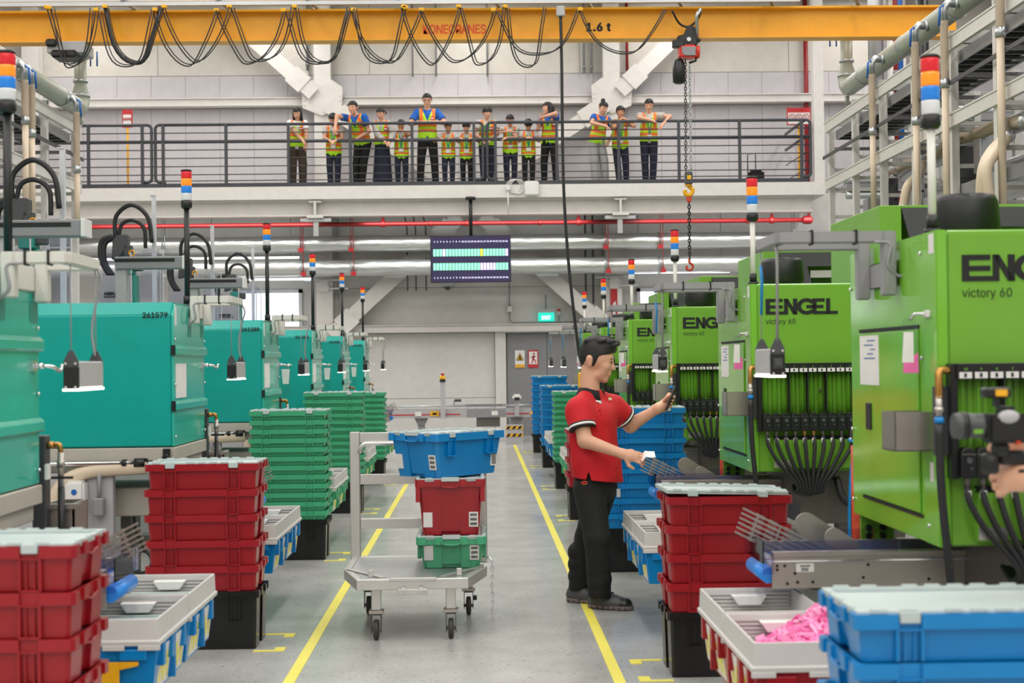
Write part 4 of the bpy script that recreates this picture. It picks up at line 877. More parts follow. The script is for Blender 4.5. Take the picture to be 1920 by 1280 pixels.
# ---------------------------------------------------------------- discharge conveyors
def out_conveyor(s, xe, y, label):
    t = thing('discharge_conveyor', label, 'conveyor', (xe, y, .6), 'discharge conveyors'); X = lambda d: xe+s*d
    MB().box(X(0), X(1.6), y, y+.012, .60, .73).box(X(0), X(1.6), y-.012, y+.03, .725, .745).box(X(0), X(1.6), y+.36, y+.372, .60, .745).build('side_plate', 'steel', t, .002)
    MB().box(X(0), X(1.6), y-.008, y, .705, .712).build('rail_strip', 'chrome', t)
    MB().box(X(.02), X(1.6), y+.03, y+.36, .66, .70).build('belt', 'blue_handle', t); MB().cyl((X(.03), y+.03, .675), .03, .33, 12, 'y').build('roller', 'galvanised', t)
    m = MB()
    for d, z in ((.02, .69), (.02, .675), (.05, .69), (.06, .62), (.09, .66), (.10, .625), (.16, .625), (.38, .69), (.36, .64), (.62, .63)): m.cyl((X(d), y-.004, z), .006, .006, 8, 'y')
    m.build('bolt', 'ink', t)
    MB().box(X(.095), X(.165), y-.003, y, .665, .70).build('label_plate', 'label_white', t); m = MB()
    for k in range(5): m.box(X(.115+k*.006), X(.118+k*.006), y-.004, y-.003, .668, .683)
    m.box(X(.11), X(.15), y-.004, y-.003, .687, .691).build('barcode', 'ink', t)
    MB().box(X(-.04), X(.5), y-.02, y-.014, .745, .79).box(X(-.04), X(.005), y-.02, y-.014, .66, .745).box(X(-.04), X(.5), y+.372, y+.378, .70, .79).box(X(-.04), X(-.034), y-.014, y+.372, .70, .79).build('side_guard', 'acrylic_violet', t)
    MB().tube([(X(-.01), y+.02, .65), (X(-.01), y+.35, .65)], .032, 10).build('chute_flap', 'chute_blue', t)
    m = MB(); a = Vector((X(-.055), y+.20, .888)); u = Vector((s*.29, 0, -.145)); v = Vector((-s*.0043, .0, -.0118))
    for k in range(6):
        p = a+v*k*1.6; m.bar(p, p+u, .030, .008, (0, 0, 1)); m.bar(p-u*.07, p+u*.1, .012, .008, (0, 0, 1))
        for j in (.12, .30, .52): m.bar(p+u*j, p+u*(j+.10), .034, .013, (0, 0, 1))
    m.bar(a+u*.14+v*-.3, a+u*.14+v*8.5, .02, .006, (1, 0, 0)); m.bar(a+u*.45+v*-.3, a+u*.45+v*8.5, .02, .006, (1, 0, 0))
    m.build('comb_gate', 'steel', t)
    def tongue(x, z, r, l, yy, w):
        pts = [(x+s*r*math.cos(q), z+r*math.sin(q)) for q in [math.radians(55+k*18.5) for k in range(11)]]; e = (s*.83*l, -.56*l)
        return MB().prism(pts+[(pts[-1][0]+e[0], pts[-1][1]+e[1]), (pts[0][0]+e[0]*1.1, pts[0][1]+e[1]*1.1)], yy, yy+w)
    tongue(X(.19), .825, .048, .15, y+.24, .006).build('guide_sheet', 'steel', t, .001); tongue(X(.275), .785, .038, .10, y+.12, .006).build('guide_sheet', 'steel', t, .001)
    for d in (.75, 1.45): MB().box(X(d), X(d+.06), y+.05, y+.32, 0, .60).build('support_leg', 'dark_steel', t)
    return t
c0 = out_conveyor(1, 1.145, 5.86, 'steel discharge conveyor ending at the near red bins on the right')
for i in range(1, 6): dup(c0, (0, YG[i]-YG[0], 0), 'steel discharge conveyor under the %s green machine from the camera' % ['', 'second', 'third', 'fourth', 'fifth', 'sixth'][i])
c1 = out_conveyor(-1, -1.40, 5.62, 'steel discharge conveyor under the nearest teal machine')
for i in range(1, 6): dup(c1, (0, YT[i]-YT[0], 0), 'steel discharge conveyor under the %s teal machine' % NTH[i])
# steel catch boxes beside the teal machines
for i in range(3):
    yy = YT[i]+1.1; xx = -1.66; t = thing('catch_box', 'open grey metal box at the foot of %s' % 'the %s teal machine' % NTH[i], 'box', (xx, yy, .75)); m = MB()
    for b in ((xx-.11, xx+.01, yy, yy+.008), (xx-.11, xx+.01, yy+.2, yy+.208), (xx-.11, xx-.102, yy, yy+.208), (xx+.002, xx+.01, yy, yy+.208)): m.box(*b, .80, .95)
    m.box(xx-.11, xx+.01, yy, yy+.208, .79, .80).box(xx-.32, xx+.04, yy-.02, yy, .93, .95); m.build('box_body', 'steel', t); MB().box(xx-.09, xx-.03, yy+.07, yy+.13, 0, .79).build('post', 'mid_grey', t)

t = thing('electric_cabinet', 'white cabinet under and beyond machine 261579', 'cabinet', (-2.45, 10.2, 0)); MB().box(-2.95, -1.95, 10.2, 10.7, .36, .95).build('cabinet_body', 'label_white', t, .006); MB().box(-2.93, -1.97, 10.195, 10.2, .38, .93).build('door', 'label_white', t)
for x in (-2.85, -2.05):
    for y in (10.25, 10.65): MB().box(x-.03, x+.03, y-.03, y+.03, 0, .36).build('leg', 'dark_steel', t)
# ---------------------------------------------------------------- service platforms over the machines
def platform(s, X, yf, n, pitch, zt, zm, zd, label):
    t = thing('service_platform', label, 'platform', (X, yf, 0)); D = s*1.05
    ys = [yf-k*pitch for k in range(n)]; y0 = ys[-1]
    for y in ys:
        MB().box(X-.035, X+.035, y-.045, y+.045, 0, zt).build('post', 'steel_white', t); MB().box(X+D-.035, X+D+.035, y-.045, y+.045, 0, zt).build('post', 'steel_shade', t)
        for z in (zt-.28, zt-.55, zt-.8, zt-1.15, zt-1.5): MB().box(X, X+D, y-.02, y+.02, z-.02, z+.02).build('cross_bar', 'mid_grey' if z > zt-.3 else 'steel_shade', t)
        MB().box(X-s*.04, X+s*.75, y-.03, y+.03, zt+.02, zt+.14).build('pipe_bracket', 'steel_shade', t)
    def rail(nm, z, h, m, dx=0.0): MB().box(X-s*.05+dx-.02, X-s*.05+dx+.02, y0-.3, yf+.06, z-h/2, z+h/2).box(X-s*.05+dx-.03, X-s*.05+dx+.03, y0-.3, yf+.06, z+h/2-.015, z+h/2).build(nm, m, t)
    rail('top_channel', zt, .13, 'steel_white'); rail('lower_channel', zm, .13, 'steel_white')
    MB().box(X-s*.09-.008, X-s*.09+.008, y0-.3, yf+.06, zd-.02, zd+.02).build('dark_rail', 'dark_grey', t)
    m = MB().box(X+s*.06, X+s*.08, y0, yf, zt-.16, zt-.05).box(X+s*.66, X+s*.68, y0, yf, zt-.16, zt-.05); m.build('tray_side', 'galvanised', t)
    k = yf
    while k > y0: MB().box(X+s*.08, X+s*.66, k-.02, k+.02, zt-.16, zt-.13).build('tray_rung', 'dark_grey', t); k -= .24
    MB().box(X+s*.1, X+s*.6, y0, yf, zt-.126, zt-.09).build('tray_cables', 'hose_black', t)
    MB().box(X+s*.05, X+s*.4, y0, yf+.1, 3.02, 3.06).box(X+s*.04, X+s*.06, y0, yf+.1, 3.02, 3.14).build('cable_tray', 'galvanised', t)
    return t
PR = platform(1, 4.55, 19.0, 9, 1.23, 4.47, 3.74, 4.08, 'white steel service platform over the green machines')
PL = platform(-1, -5.0, 18.7, 8, 1.30, 4.47, 3.75, 4.10, 'white steel service platform over the teal machines')
def big_pipe(s, X, z, yf, y0, label):
    t = thing('vacuum_pipe', label, 'pipe', (X, yf, z)); r = .108
    MB().tube([(X, y0, z), (X, yf-.13, z)]+[(X, yf-.13+.13*math.sin(a), z+.13-.13*math.cos(a)) for a in (.4, .8, 1.2, PI/2)]+[(X, yf, z+.15)], r, 16).build('main_run', 'pipe_grey', t)
    MB().lathe([(r*1.05, 0), (r*1.0, .04), (.075, .16), (.075, .55)], 16, (X, yf, z+.14)).build('riser', 'pipe_grey', t)
    for k, y in enumerate([yf-.9-1.7*k for k in range(5)]): MB().lathe([(r*1.07, 0), (r*1.07, .07)], 16, (X, y, z), 'y').build('collar', 'galvanised', t)
    for h in (.15, .33, .62): MB().lathe([(r*1.08 if h < .2 else .092, 0), (r*1.08 if h < .2 else .092, .03)], 16, (X, yf, z+h)).build('collar', 'galvanised', t)
    MB().cyl((X, yf, z-.19), .03, .1, 8).build('drain', 'pipe_grey', t)
    MB().tube([(X, yf, z+.65), (X-s*.02, yf, z+.74), (X-s*.12, yf, z+.78)], .085, 12).build('top_elbow', 'pipe_grey', t)
    for q in (.14, .22): MB().cyl((X-s*q, yf-.06, z+.52), .010, .18, 6).build('valve_handle', 'blue_handle', t)
    return t
big_pipe(1, 4.64, 4.87, 18.5, 7.0, 'grey green vacuum pipe over the right platform'); big_pipe(-1, -4.87, 4.69, 18.5, 8.0, 'grey green vacuum pipe over the left platform')
def supply_hose(s, X, y, zt, zmid, zb, label):
    t = thing('supply_hose', label, 'hose', (X, y, zb), 'vertical supply hoses'); r = .038
    MB().tube([(X+s*.16, y, zt), (X+s*.04, y, zt+.01), (X+s*.0, y, zt-.04), (X, y, zt-.16)], .042, 10).lathe([(.055, 0), (.055, .03)], 12, (X+s*.10, y, zt), 'x').build('elbow', 'galvanised', t)
    m = MB(); n = max(6, int((zt-.16-zmid)/.03)); m.lathe([(r*(1.0+.08*(k % 2)), zmid+(zt-.16-zmid)*k/n) for k in range(n+1)], 10, (X, y, 0)); m.build('corrugated_hose', 'hose_beige', t)
    MB().cyl((X, y, zmid-.06), .045, .08, 10).build('clamp', 'galvanised', t); MB().cyl((X, y, zb), .034, zmid-.05-zb, 10).build('steel_tube', 'tube_beige', t)
    MB().tube([(X-s*.02, y-.05, zt-.02), (X-s*.06, y-.07, zt-.05), (X-s*.07, y-.07, zt-.22)], .012, 6).build('valve_handle', 'blue_handle', t)
    return t
for i, (px, zmid, zb) in enumerate([(1647, 4.05, 3.16), (1730, 3.9, 2.75), (1786, 4.1, 2.6), (1893, 4.25, 2.75)]):
    X = 4.42; y = X*2800/(px-897); supply_hose(1, X, y, 4.83, zmid, zb, 'beige supply hose on the right platform, %s from its far end' % ORD[i].replace('topmost', 'first'))
for i, (px, zmid, zb) in enumerate([(57, 4.1, 2.9), (69, 4.0, 2.9), (152, 3.85, 3.05)]):
    X = -4.68; y = X*2800/(px-897); supply_hose(-1, X, y, 4.66, zmid, zb, 'beige supply hose on the left platform, %s' % ['nearest', 'middle one', 'farthest by the gallery'][i])
# hoses, ducts and boxes on the right platform
def loose_hose(pts, r, m, label): 
    t = thing('loose_hose', label, 'hose', pts[0]); MB().tube(bez(pts, 8), r, 10).build('hose', m, t)
    for q in (pts[0], pts[-1]): MB().ball(q, r*1.3, 10, 6).build('end_clamp', 'galvanised', t)
def P(px, py, Y): return tuple(at(px, py, Y))
loose_hose([P(1693, 392, 15.5), P(1702, 350, 15.5), P(1725, 325, 15.6), P(1728, 300, 15.7)], .05, 'tube_beige', 'beige hose curving up from the second green hood')
for k in range(3): loose_hose([P(1858-k*10, 385, 12.4+.1*k), P(1850-k*4, 320, 12.4+.1*k), P(1868-k*5, 285, 12.5+.1*k), P(1892-k*3, 255, 12.6+.1*k)], .045, 'tube_beige', 'thick beige hose behind the near exhaust dome, %s of three' % ['right', 'middle', 'left'][k])
loose_hose([P(1682, 320, 17.5), P(1700, 308, 17.0), P(1728, 302, 16.5), P(1760, 285, 15.5), P(1790, 255, 15)], .055, 'hose_beige', 'beige hose running along the right platform at mid height')
loose_hose([P(1790, 262, 14.8), P(1835, 250, 14.0), P(1870, 236, 13.4), P(1925, 228, 12.5)], .06, 'hose_beige', 'beige hose running along the right platform near the photo edge')
for k in range(2): loose_hose([P(1655+k*7, 400, 16.6), P(1655+k*7, 335, 16.6), P(1662+k*6, 325, 16.7), P(1674+k*4, 321, 17)], .025, 'tube_beige', 'thin bent tube by the far green hood, %s one' % ['left', 'right'][k])
for k in range(2): loose_hose([P(1788+k*7, 370, 14.3), P(1788+k*7, 270, 14.3), P(1796+k*7, 258, 14.4), P(1812+k*3, 254, 14.6)], .025, 'tube_beige', 'thin bent tube left of the exhaust dome, %s one' % ['left', 'right'][k])
for i, (z, r, xx) in enumerate(((3.72, .09, 5.15), (3.28, .20, 5.35))):
    t = thing('round_duct', ['thin shiny duct along the right platform', 'thick shiny duct along the right platform'][i], 'duct', (xx, 14, z)); MB().lathe([(r, -6), (r, 3.8-i)], 18, (xx, 14, z), 'y').build('duct_skin', 'galvanised', t)
    for y in (9.5, 11.5, 13.5, 15.5): MB().lathe([(r*1.06, 0), (r*1.06, .05)], 18, (xx, y, z), 'y').build('collar', 'galvanised', t)
for i, (px, py, Y, w, h, m, lab) in enumerate([(1640, 405, 17.2, .22, .4, 'mid_grey', 'grey control box by the far hood of the right platform'), (1668, 375, 17.6, .16, .5, 'dark_grey', 'dark control box behind the thin tubes on the right platform'), (1700, 315, 18.2, .3, .5, 'panel_grey', 'pale equipment box high on the right platform'),
        (1812, 310, 14.6, .35, .36, 'dark_grey', 'black vented box on the right platform'), (1838, 312, 14.9, .2, .2, 'dark_grey', 'small black box beside the vented one'), (1847, 290, 14.0, .16, .34, 'galvanised', 'metal valve box under a hose on the right platform'), (1717, 360, 15.9, .14, .36, 'galvanised', 'metal valve box near the second hood on right'), (1745, 380, 16.5, .3, .3, 'panel_grey', 'pale grey box low on the right platform')]):
    p = at(px, py, Y); t = thing('control_box', lab, 'box', (p.x, Y, p.z)); MB().box(p.x-w/2, p.x+w/2, Y-.1, Y+.1, p.z-h/2, p.z+h/2).build('housing', m, t, .008)
    MB().box(p.x-w*.35, p.x+w*.35, Y-.108, Y-.1, p.z-h*.38, p.z+h*.38).build('front_cover', m, t, .003); MB().cyl((p.x+w*.28, Y-.12, p.z), .015, .012, 8, 'y').build('knob', 'black_plastic', t)
    MB().box(p.x-w*.1, p.x+w*.1, Y+.1, Y+.16, p.z-h*.3, p.z+h*.3).build('mount', 'galvanised', t)
for i, (px, z0, z1, r, m, lab) in enumerate([(1645, 4.3, 8.8, .11, 'clear_tube', 'clear silver tube column behind the right platform'), (1690, 3.5, 9, .05, 'blue_handle', 'blue vertical pipe behind the right platform'), (1733, 0, 8.5, .09, 'black_plastic', 'black vertical cable riser beyond the crane girder end'), (1683, 3.5, 9, .04, 'red_pipe', 'red vertical pipe behind the right platform'), (1660, 3.2, 9.2, .05, 'panel_grey', 'pale vertical pipe behind the right platform')]):
    p = at(px, 300, 21.0); t = thing('riser_pipe', lab, 'pipe', (p.x, 21, z0)); MB().cyl((p.x, 21, z0), r, z1-z0, 12).build('pipe_run', m if m != 'clear_tube' else 'galvanised', t); MB().cyl((p.x, 21, z0+.6), r*1.2, .08, 12).cyl((p.x, 21, z0+2), r*1.2, .08, 12).build('clamp', 'mid_grey', t)
for i, (z, y) in enumerate(((5.05, 22.0), (3.3, 22.3), (4.1, 22.6))):
    t = thing('pipe_rack', 'grey pipe rack behind the right platform, %s level' % ['upper', 'lower', 'middle'][i], 'rack', (7, y, z)); MB().box(5.6, 10.8, y-.2, y+.2, z-.05, z+.05).build('rack_beam', 'mid_grey', t); MB().tube([(5.6, y, z+.12), (10.8, y, z+.12)], .07, 10).tube([(5.6, y-.12, z-.12), (10.8, y-.12, z-.12)], .06, 10).build('pipe_run', 'galvanised', t)
# ---------------------------------------------------------------- take-out robots behind the teal machines
def robot():
    Y = 16.2; p = lambda px, py, d=0.0: at(px, py, Y+d); t = thing('take_out_robot', '', 'robot', (p(230, 500).x, Y, 0), 'take-out robots')
    a, b = p(188, 517), p(245, 567); MB().prism([(a.x, b.z-.9), (b.x+.02, b.z-.9), (b.x+.02, a.z), (a.x+.06, a.z), (a.x, a.z-.08)], Y-.05, Y+.4).build('arm_cover', 'panel_grey', t, .01, 2)
    text('lettering', 'ARBURG', .070, (a.x+.05, Y-.053, p(200, 554).z), 'ink', t, .003)
    MB().box(a.x+.05, b.x-.05, Y-.054, Y-.05, p(200, 556).z-.012, p(200, 556).z).build('rule', 'ink', t)
    c, d = p(209, 440), p(240, 487); MB().prism([(c.x, d.z), (c.x+.02, c.z), (d.x, c.z+.0), (d.x, c.z-.14), (d.x-.10, d.z+.02)], Y-.02, Y+.12).build('cable_bracket', 'dark_grey', t, .01)
    e, f = p(227, 487), p(250, 514); MB().box(e.x, f.x, Y-.05, Y+.15, f.z, e.z).box(e.x+.02, f.x+.02, Y, Y+.2, b.z-.9, f.z).build('axis_block', 'teal_dark', t, .01)
    MB().box(e.x+.03, e.x+.11, Y-.02, Y+.1, e.z, e.z+.16).box(f.x-.04, f.x+.09, Y, Y+.1, e.z-.12, e.z-.02).build('gripper_motor', 'dark_grey', t, .01)
    g = p(249, 475); MB().tube([(g.x+.03*math.cos(q*PI/6), Y-.05, g.z+.03*math.sin(q*PI/6)) for q in range(12)], .008, 5, True).build('lifting_ring', 'crane_yellow', t)
    for pts, r in (([(216, 445), (218, 405), (247, 384), (277, 407), (285, 455)], .024), ([(222, 445), (229, 420), (250, 413), (270, 428), (273, 465)], .021), ([(211, 443), (192, 452), (190, 485), (206, 517)], .034), ([(214, 443), (196, 458), (196, 490), (211, 517)], .03)):
        MB().tube(bez([tuple(p(*q)) for q in pts], 7), r, 8).build('cable_loop', 'hose_black', t)
    h, k = p(280, 365), p(288, 470); MB().box(h.x, k.x, Y+.1, Y+.15, 1.0, h.z).box(h.x-.02, k.x, Y+.09, Y+.16, h.z, h.z+.012).build('mast', 'pale_post', t)
    for (x0, x1, y0_, y1_, dd) in ((178, 246, 463, 600, -.25), (258, 306, 462, 600, -.3), (248, 300, 476, 600, .3)):
        q0, q1 = p(x0, y0_, dd), p(x1, y1_, dd); MB().prism([(q0.x, q1.z), (q1.x, q1.z), (q1.x, q0.z-.08), (q0.x+.06, q0.z)], Y+dd, Y+dd+.012).build('guard_pane', 'polycarbonate', t)
        MB().box(q1.x-.006, q1.x+.006, Y+dd, Y+dd+.014, q1.z, q0.z-.06).build('pane_edge', 'pale_post', t)
    return t
rb = robot(); rb['label'] = 'take-out robot with looped black hoses behind machine 261579'
for dy, lab in ((-3.57, 'take-out robot behind guard panes at the left photo edge'), (3.57, 'take-out robot with looped hoses behind the white post, second visible'), (7.14, 'farthest take-out robot, short hose loops, beside the left window')): dup(rb, (0, dy, 0), lab)
t = thing('linear_axis', 'grey horizontal robot axis beside the looped hoses of the first robot', 'robot axis', (-2.9, 14.07, 1.0), 'robot axes')
MB().box(-3.4, -2.77, 14.07, 14.25, 2.425, 2.54).build('axis_beam', 'mid_grey', t, .006); MB().box(-3.4, -2.84, 14.065, 14.07, 2.49, 2.52).build('axis_slot', 'ink', t); MB().box(-2.77, -2.74, 14.06, 14.26, 2.42, 2.545).build('end_plate', 'label_white', t, .004)
MB().box(-3.4, -3.3, 14.1, 14.22, .0, 2.425).build('column', 'panel_grey', t)
dup(t, (0, -3.57, 0), 'grey horizontal robot axis at the left photo edge'); dup(t, (0, 3.57, 0), 'grey horizontal robot axis farthest back, left of the window')
# ---------------------------------------------------------------- overhead crane
KY = 18.0
t = thing('overhead_crane', 'yellow overhead crane girder across the hall with orange lettering', 'crane', (0, KY, 5.4)); xr = at(1792, 40, KY).x
MB().box(-10.8, xr, KY-.012, KY+.012, 5.41, 5.75).box(-10.8, xr, KY-.11, KY+.11, 5.745, 5.77).box(-10.8, xr, KY-.11, KY+.11, 5.39, 5.412).build('girder', 'crane_yellow', t)
text('lettering', 'KONECRANES', .205, (at(792, 64, KY).x, KY-.014, at(792, 63.5, KY).z), 'konered', t, .0045, sx=.83, space=.95)
text('load_lettering', '1.6 t', .185, (at(1098, 60, KY).x, KY-.014, at(1098, 58.5, KY).z), 'ink', t, .010, sx=.95, space=1.1)
for px in (1410,): MB().box(at(px, 60, KY).x-.004, at(px, 60, KY).x+.004, KY-.016, KY-.012, 5.42, 5.74).build('weld_seam', 'crane_yellow', t)
TY = KY-.32
for y, z in ((TY, 5.79), (KY-.18, 5.876)): MB().box(-10.8, at(1500, 5, TY).x, y-.02, y+.02, z-.022, z+.022).build('festoon_track', 'galvanised', t)
for px in (250, 425, 590, 758, 930, 1100, 1270, 1440, 1600): x = at(px, 10, KY).x; MB().bar((x-.06, TY-.02, 5.84), (x+.06, KY-.02, 5.78), .04, .03).box(x-.07, x-.05, TY-.03, KY-.14, 5.81, 5.92).build('track_bracket', 'mid_grey', t)
loops = [(88, 15, 135, 127, 178, 20), (92, 16, 128, 120, 172, 22), (180, 20, 237, 125, 289, 20), (197, 14, 254, 118, 305, 14), (291, 20, 352, 124, 404, 21), (308, 14, 368, 117, 425, 14), (406, 21, 466, 120, 528, 21), (430, 14, 490, 115, 548, 14), (531, 21, 597, 120, 657, 20), (552, 14, 600, 119, 655, 16),
         (662, 20, 722, 118, 788, 20), (757, 14, 810, 122, 856, 14), (790, 20, 860, 117, 922, 20), (860, 14, 902, 122, 943, 14), (925, 20, 1005, 103, 1086, 20), (947, 14, 985, 126, 1024, 16), (1088, 19, 1167, 101, 1246, 18), (760, 16, 700, 119, 660, 20)]
for i, (x0, y0, xm, ym, x1, y1) in enumerate(loops):
    yy = TY-.03*(i % 3); a, b, c = at(x0, y0, yy), at(xm, ym, yy), at(x1, y1, yy); pts = []
    for k in range(17):
        u = k/16; x = a.x+(c.x-a.x)*u; q = abs(2*u-1); pts.append((x+.03*math.sin(u*9+i), yy+.01*math.sin(u*5), b.z+(a.z-b.z)*q**2.3))
    o = MB().tube(pts, .0085, 6, flat=3.0 if i in (3,) else 1.0)
    o.tube([(p_[0]+.03, p_[1]+.03, p_[2]+.03*(1-abs(2*k/16-1))) for k, p_ in enumerate(pts)], .0065, 6)
    tag(o.build('festoon_cable', 'hose_black'), 'black festoon cable loop under the crane track, %d%s from the left' % (i+1, {1: 'st', 2: 'nd', 3: 'rd'}.get(i+1, 'th')) if i < 17 else 'black festoon cable loop left of the orange lettering', 'cable', 'festoon cable loops')
    MB().box(a.x-.03, a.x+.03, yy-.03, yy+.03, a.z-.01, a.z+.03).build('cable_trolley', 'hazard_yellow', t, .006)
a = at(96, 84, KY); b = at(168, 108, KY)
MB().box(a.x, b.x, KY-.2, KY+.2, b.z+.02, a.z).build('control_box', 'panel_grey', t, .01); MB().box(a.x+.06, b.x-.1, KY-.24, KY+.1, b.z-.04, b.z+.05).box(a.x+.0, a.x+.13, KY-.26, KY-.2, a.z-.07, a.z+.02).build('drive_motor', 'black_plastic', t, .02)
# hoist with chain, hook and pendant cable
hy = KY-.16; q = lambda px, py, Y=None: at(px, py, Y or hy)
t = thing('chain_hoist', 'black and red chain hoist hanging below the crane girder', 'hoist', tuple(q(1290, 90)))
a, b = q(1269, 50), q(1307, 86); MB().prism([(a.x, b.z), (b.x, b.z), (b.x, a.z-.05), (b.x-.05, a.z), (a.x+.12, a.z), (a.x+.08, a.z-.1), (a.x, a.z-.12)], hy-.05, hy+.05).build('trolley', 'black_plastic', t, .012)
c = q(1290, 76); MB().cyl((c.x, hy-.08, c.z), .026, .03, 12, 'y').build('axle', 'galvanised', t); MB().box(a.x-.06, a.x+.08, hy-.08, hy+.02, b.z-.03, b.z+.06).box(b.x, b.x+.04, hy-.05, hy, b.z+.04, b.z+.08).build('buffer', 'black_plastic', t, .01)
a, b = q(1272, 86), q(1311, 110); MB().box(a.x, b.x-.04, hy-.09, hy+.1, b.z, a.z).build('hoist_body', 'hoist_red', t, .02, 2); MB().prism([(a.x+.03, b.z+.05), (a.x+.07, b.z+.02), (b.x-.06, b.z+.02), (b.x-.05, a.z-.03), (a.x+.03, a.z-.03)], hy-.10, hy-.08).build('hoist_cover', 'mid_grey', t, .004)
MB().cyl((b.x-.05, hy, (a.z+b.z)/2), .075, .05, 14, 'x').build('end_cap', 'hoist_red', t)
a = q(1273, 134); MB().lathe([(.04, -.15), (.075, -.13), (.078, .02), (.06, .13), (.03, .15)], 14, (a.x, hy, a.z)).build('chain_bag', 'black_plastic', t)
MB().tube([tuple(q(1304, 88)), tuple(q(1308, 100)), tuple(q(1304, 114)), tuple(q(1292, 118))], .015, 6).build('guard_loop', 'black_plastic', t)
MB().tube(bez([tuple(q(1260, 20, TY)), tuple(q(1274, 44)), tuple(q(1292, 50)), tuple(q(1308, 36)), tuple(q(1314, 22, TY))], 6), .014, 6).build('feed_cable', 'hose_black', t); MB().tube([tuple(q(1314, 16, TY)), tuple(q(1306, 30, TY)), tuple(q(1307, 80))], .022, 8).build('feed_arm', 'galvanised', t)
def chain(px0, py0, px1, py1, r, m, par, L=.05):
    a, b = q(px0, py0), q(px1, py1); n = int((a-b).length/(L*.72)); mm = MB()
    for k in range(n):
        c = a+(b-a)*((k+.5)/n); d = (L*.5, L*.28); pts = []
        for j in range(8):
            w = j*PI/4; u, v = d[1]*math.cos(w), d[0]*math.sin(w); pts.append((c.x+(u if k % 2 else 0), c.y+(0 if k % 2 else u), c.z+v))
        mm.tube(pts, r, 4, True)
    mm.build('chain', m, par)
chain(1285, 112, 1286, 322, .006, 'dark_grey', t); chain(1293, 120, 1296, 322, .006, 'galvanised', t)
a, b = q(1284, 322), q(1298, 346); MB().box(a.x, b.x, hy-.05, hy+.05, b.z+.0, a.z).build('hook_block', 'dark_grey', t, .012); MB().box(a.x+.02, b.x-.02, hy-.055, hy-.05, (a.z+b.z)/2-.02, (a.z+b.z)/2+.03).build('plate', 'hazard_yellow', t)
h = q(1291, 356); MB().tube(bez([(h.x, hy, b.z+.01), (h.x+.01, hy, h.z+.04), (h.x+.05, hy, h.z-.0), (h.x+.02, hy, h.z-.06), (h.x-.035, hy, h.z-.05), (h.x-.045, hy, h.z-.0)], 5), [.026]*26, 8).lathe([(.05, 0), (.03, .03)], 10, (h.x, hy, b.z-.02)).build('hook', 'hazard_yellow', t)
MB().tube(bez([tuple(q(1292, 362)), tuple(q(1295, 370)), tuple(q(1292, 379)), tuple(q(1289, 370)), tuple(q(1292, 362))], 4), .014, 8).build('shackle', 'hoist_red', t)
chain(1292, 378, 1293, 486, .007, 'ink', t, .055)
h = q(1293, 498); MB().tube(bez([(h.x, hy, h.z+.09), (h.x+.0, hy, h.z+.04), (h.x+.04, hy, h.z), (h.x+.02, hy, h.z-.05), (h.x-.03, hy, h.z-.045), (h.x-.035, hy, h.z)], 5), .014, 8).build('sling_hook', 'orange_red', t)
t = thing('pendant_cable', 'black pendant control cable hanging from the crane, behind the man', 'cable', tuple(at(1052, 30, TY)))
MB().tube(bez([tuple(at(*v, TY)) for v in ((1051, 28), (1053, 120), (1056, 330), (1064, 470), (1074, 570), (1086, 665), (1092, 700))], 7), .019, 7).build('cable', 'hose_black', t)
a = at(1051, 22, TY); MB().box(a.x-.05, a.x+.05, TY-.05, TY+.05, a.z-.06, a.z+.06).build('cable_clamp', 'panel_grey', t, .01); a = at(1092, 710, TY); MB().box(a.x-.05, a.x+.05, TY-.04, TY+.04, a.z-.18, a.z+.08).build('control_box', 'hazard_yellow', t, .02)
# ---------------------------------------------------------------- people: one smooth surface from blended rounded limbs
def nets(f, o, h):
    s = f < 0; nx, ny, nz = f.shape
    acc = np.zeros((nx-1, ny-1, nz-1, 3), np.float32); cnt = np.zeros((nx-1, ny-1, nz-1), np.uint8)
    cs = [(i, j, k) for i in (0, 1) for j in (0, 1) for k in (0, 1)]
    sl = lambda c: tuple(slice(q, n-1+q) for q, n in zip(c, f.shape))
    for c0 in cs:
        for ax in range(3):
            if c0[ax]: continue
            c1 = list(c0); c1[ax] = 1; c1 = tuple(c1); m = s[sl(c0)] != s[sl(c1)]; w = np.nonzero(m)
            f0, f1 = f[sl(c0)][w], f[sl(c1)][w]; t = f0/(f0-f1); pos = np.tile(np.array(c0, np.float32), (len(t), 1)); pos[:, ax] += t
            acc[w] += pos; cnt[w] += 1
    act = np.nonzero(cnt); idx = np.full(cnt.shape, -1, np.int64); idx[act] = np.arange(len(act[0]))
    v = (np.stack(act, 1)+acc[act]/cnt[act][:, None])*h+o; F = []
    for ax in range(3):
        a, b = [q for q in range(3) if q != ax]
        def cut(A, lo, hi):   # slices on axes a and b
            q = [slice(None)]*3; q[a] = slice(*lo); q[b] = slice(*hi); return A[tuple(q)]
        s0 = cut(s, (1, -1), (1, -1)); q0 = [slice(None)]*3; q0[ax] = slice(0, -1); q1 = [slice(None)]*3; q1[ax] = slice(1, None)
        A, B = s0[tuple(q0)], s0[tuple(q1)]; m = A != B
        i00 = cut(idx, (0, -1), (0, -1))[m]; i10 = cut(idx, (1, None), (0, -1))[m]; i11 = cut(idx, (1, None), (1, None))[m]; i01 = cut(idx, (0, -1), (1, None))[m]
        q = np.stack([i00, i10, i11, i01], 1); fl = A[m] if ax != 1 else ~A[m]; q[~fl] = q[~fl][:, ::-1]; F.append(q)
    return v, np.concatenate(F)
def cap(a, b, ra, rb=None, ax=None, k=1.0, planes=(), bl=None):
    return (np.array(a, float), np.array(b, float), ra, ra if rb is None else rb, None if ax is None else np.array(ax, float), k, planes, bl)
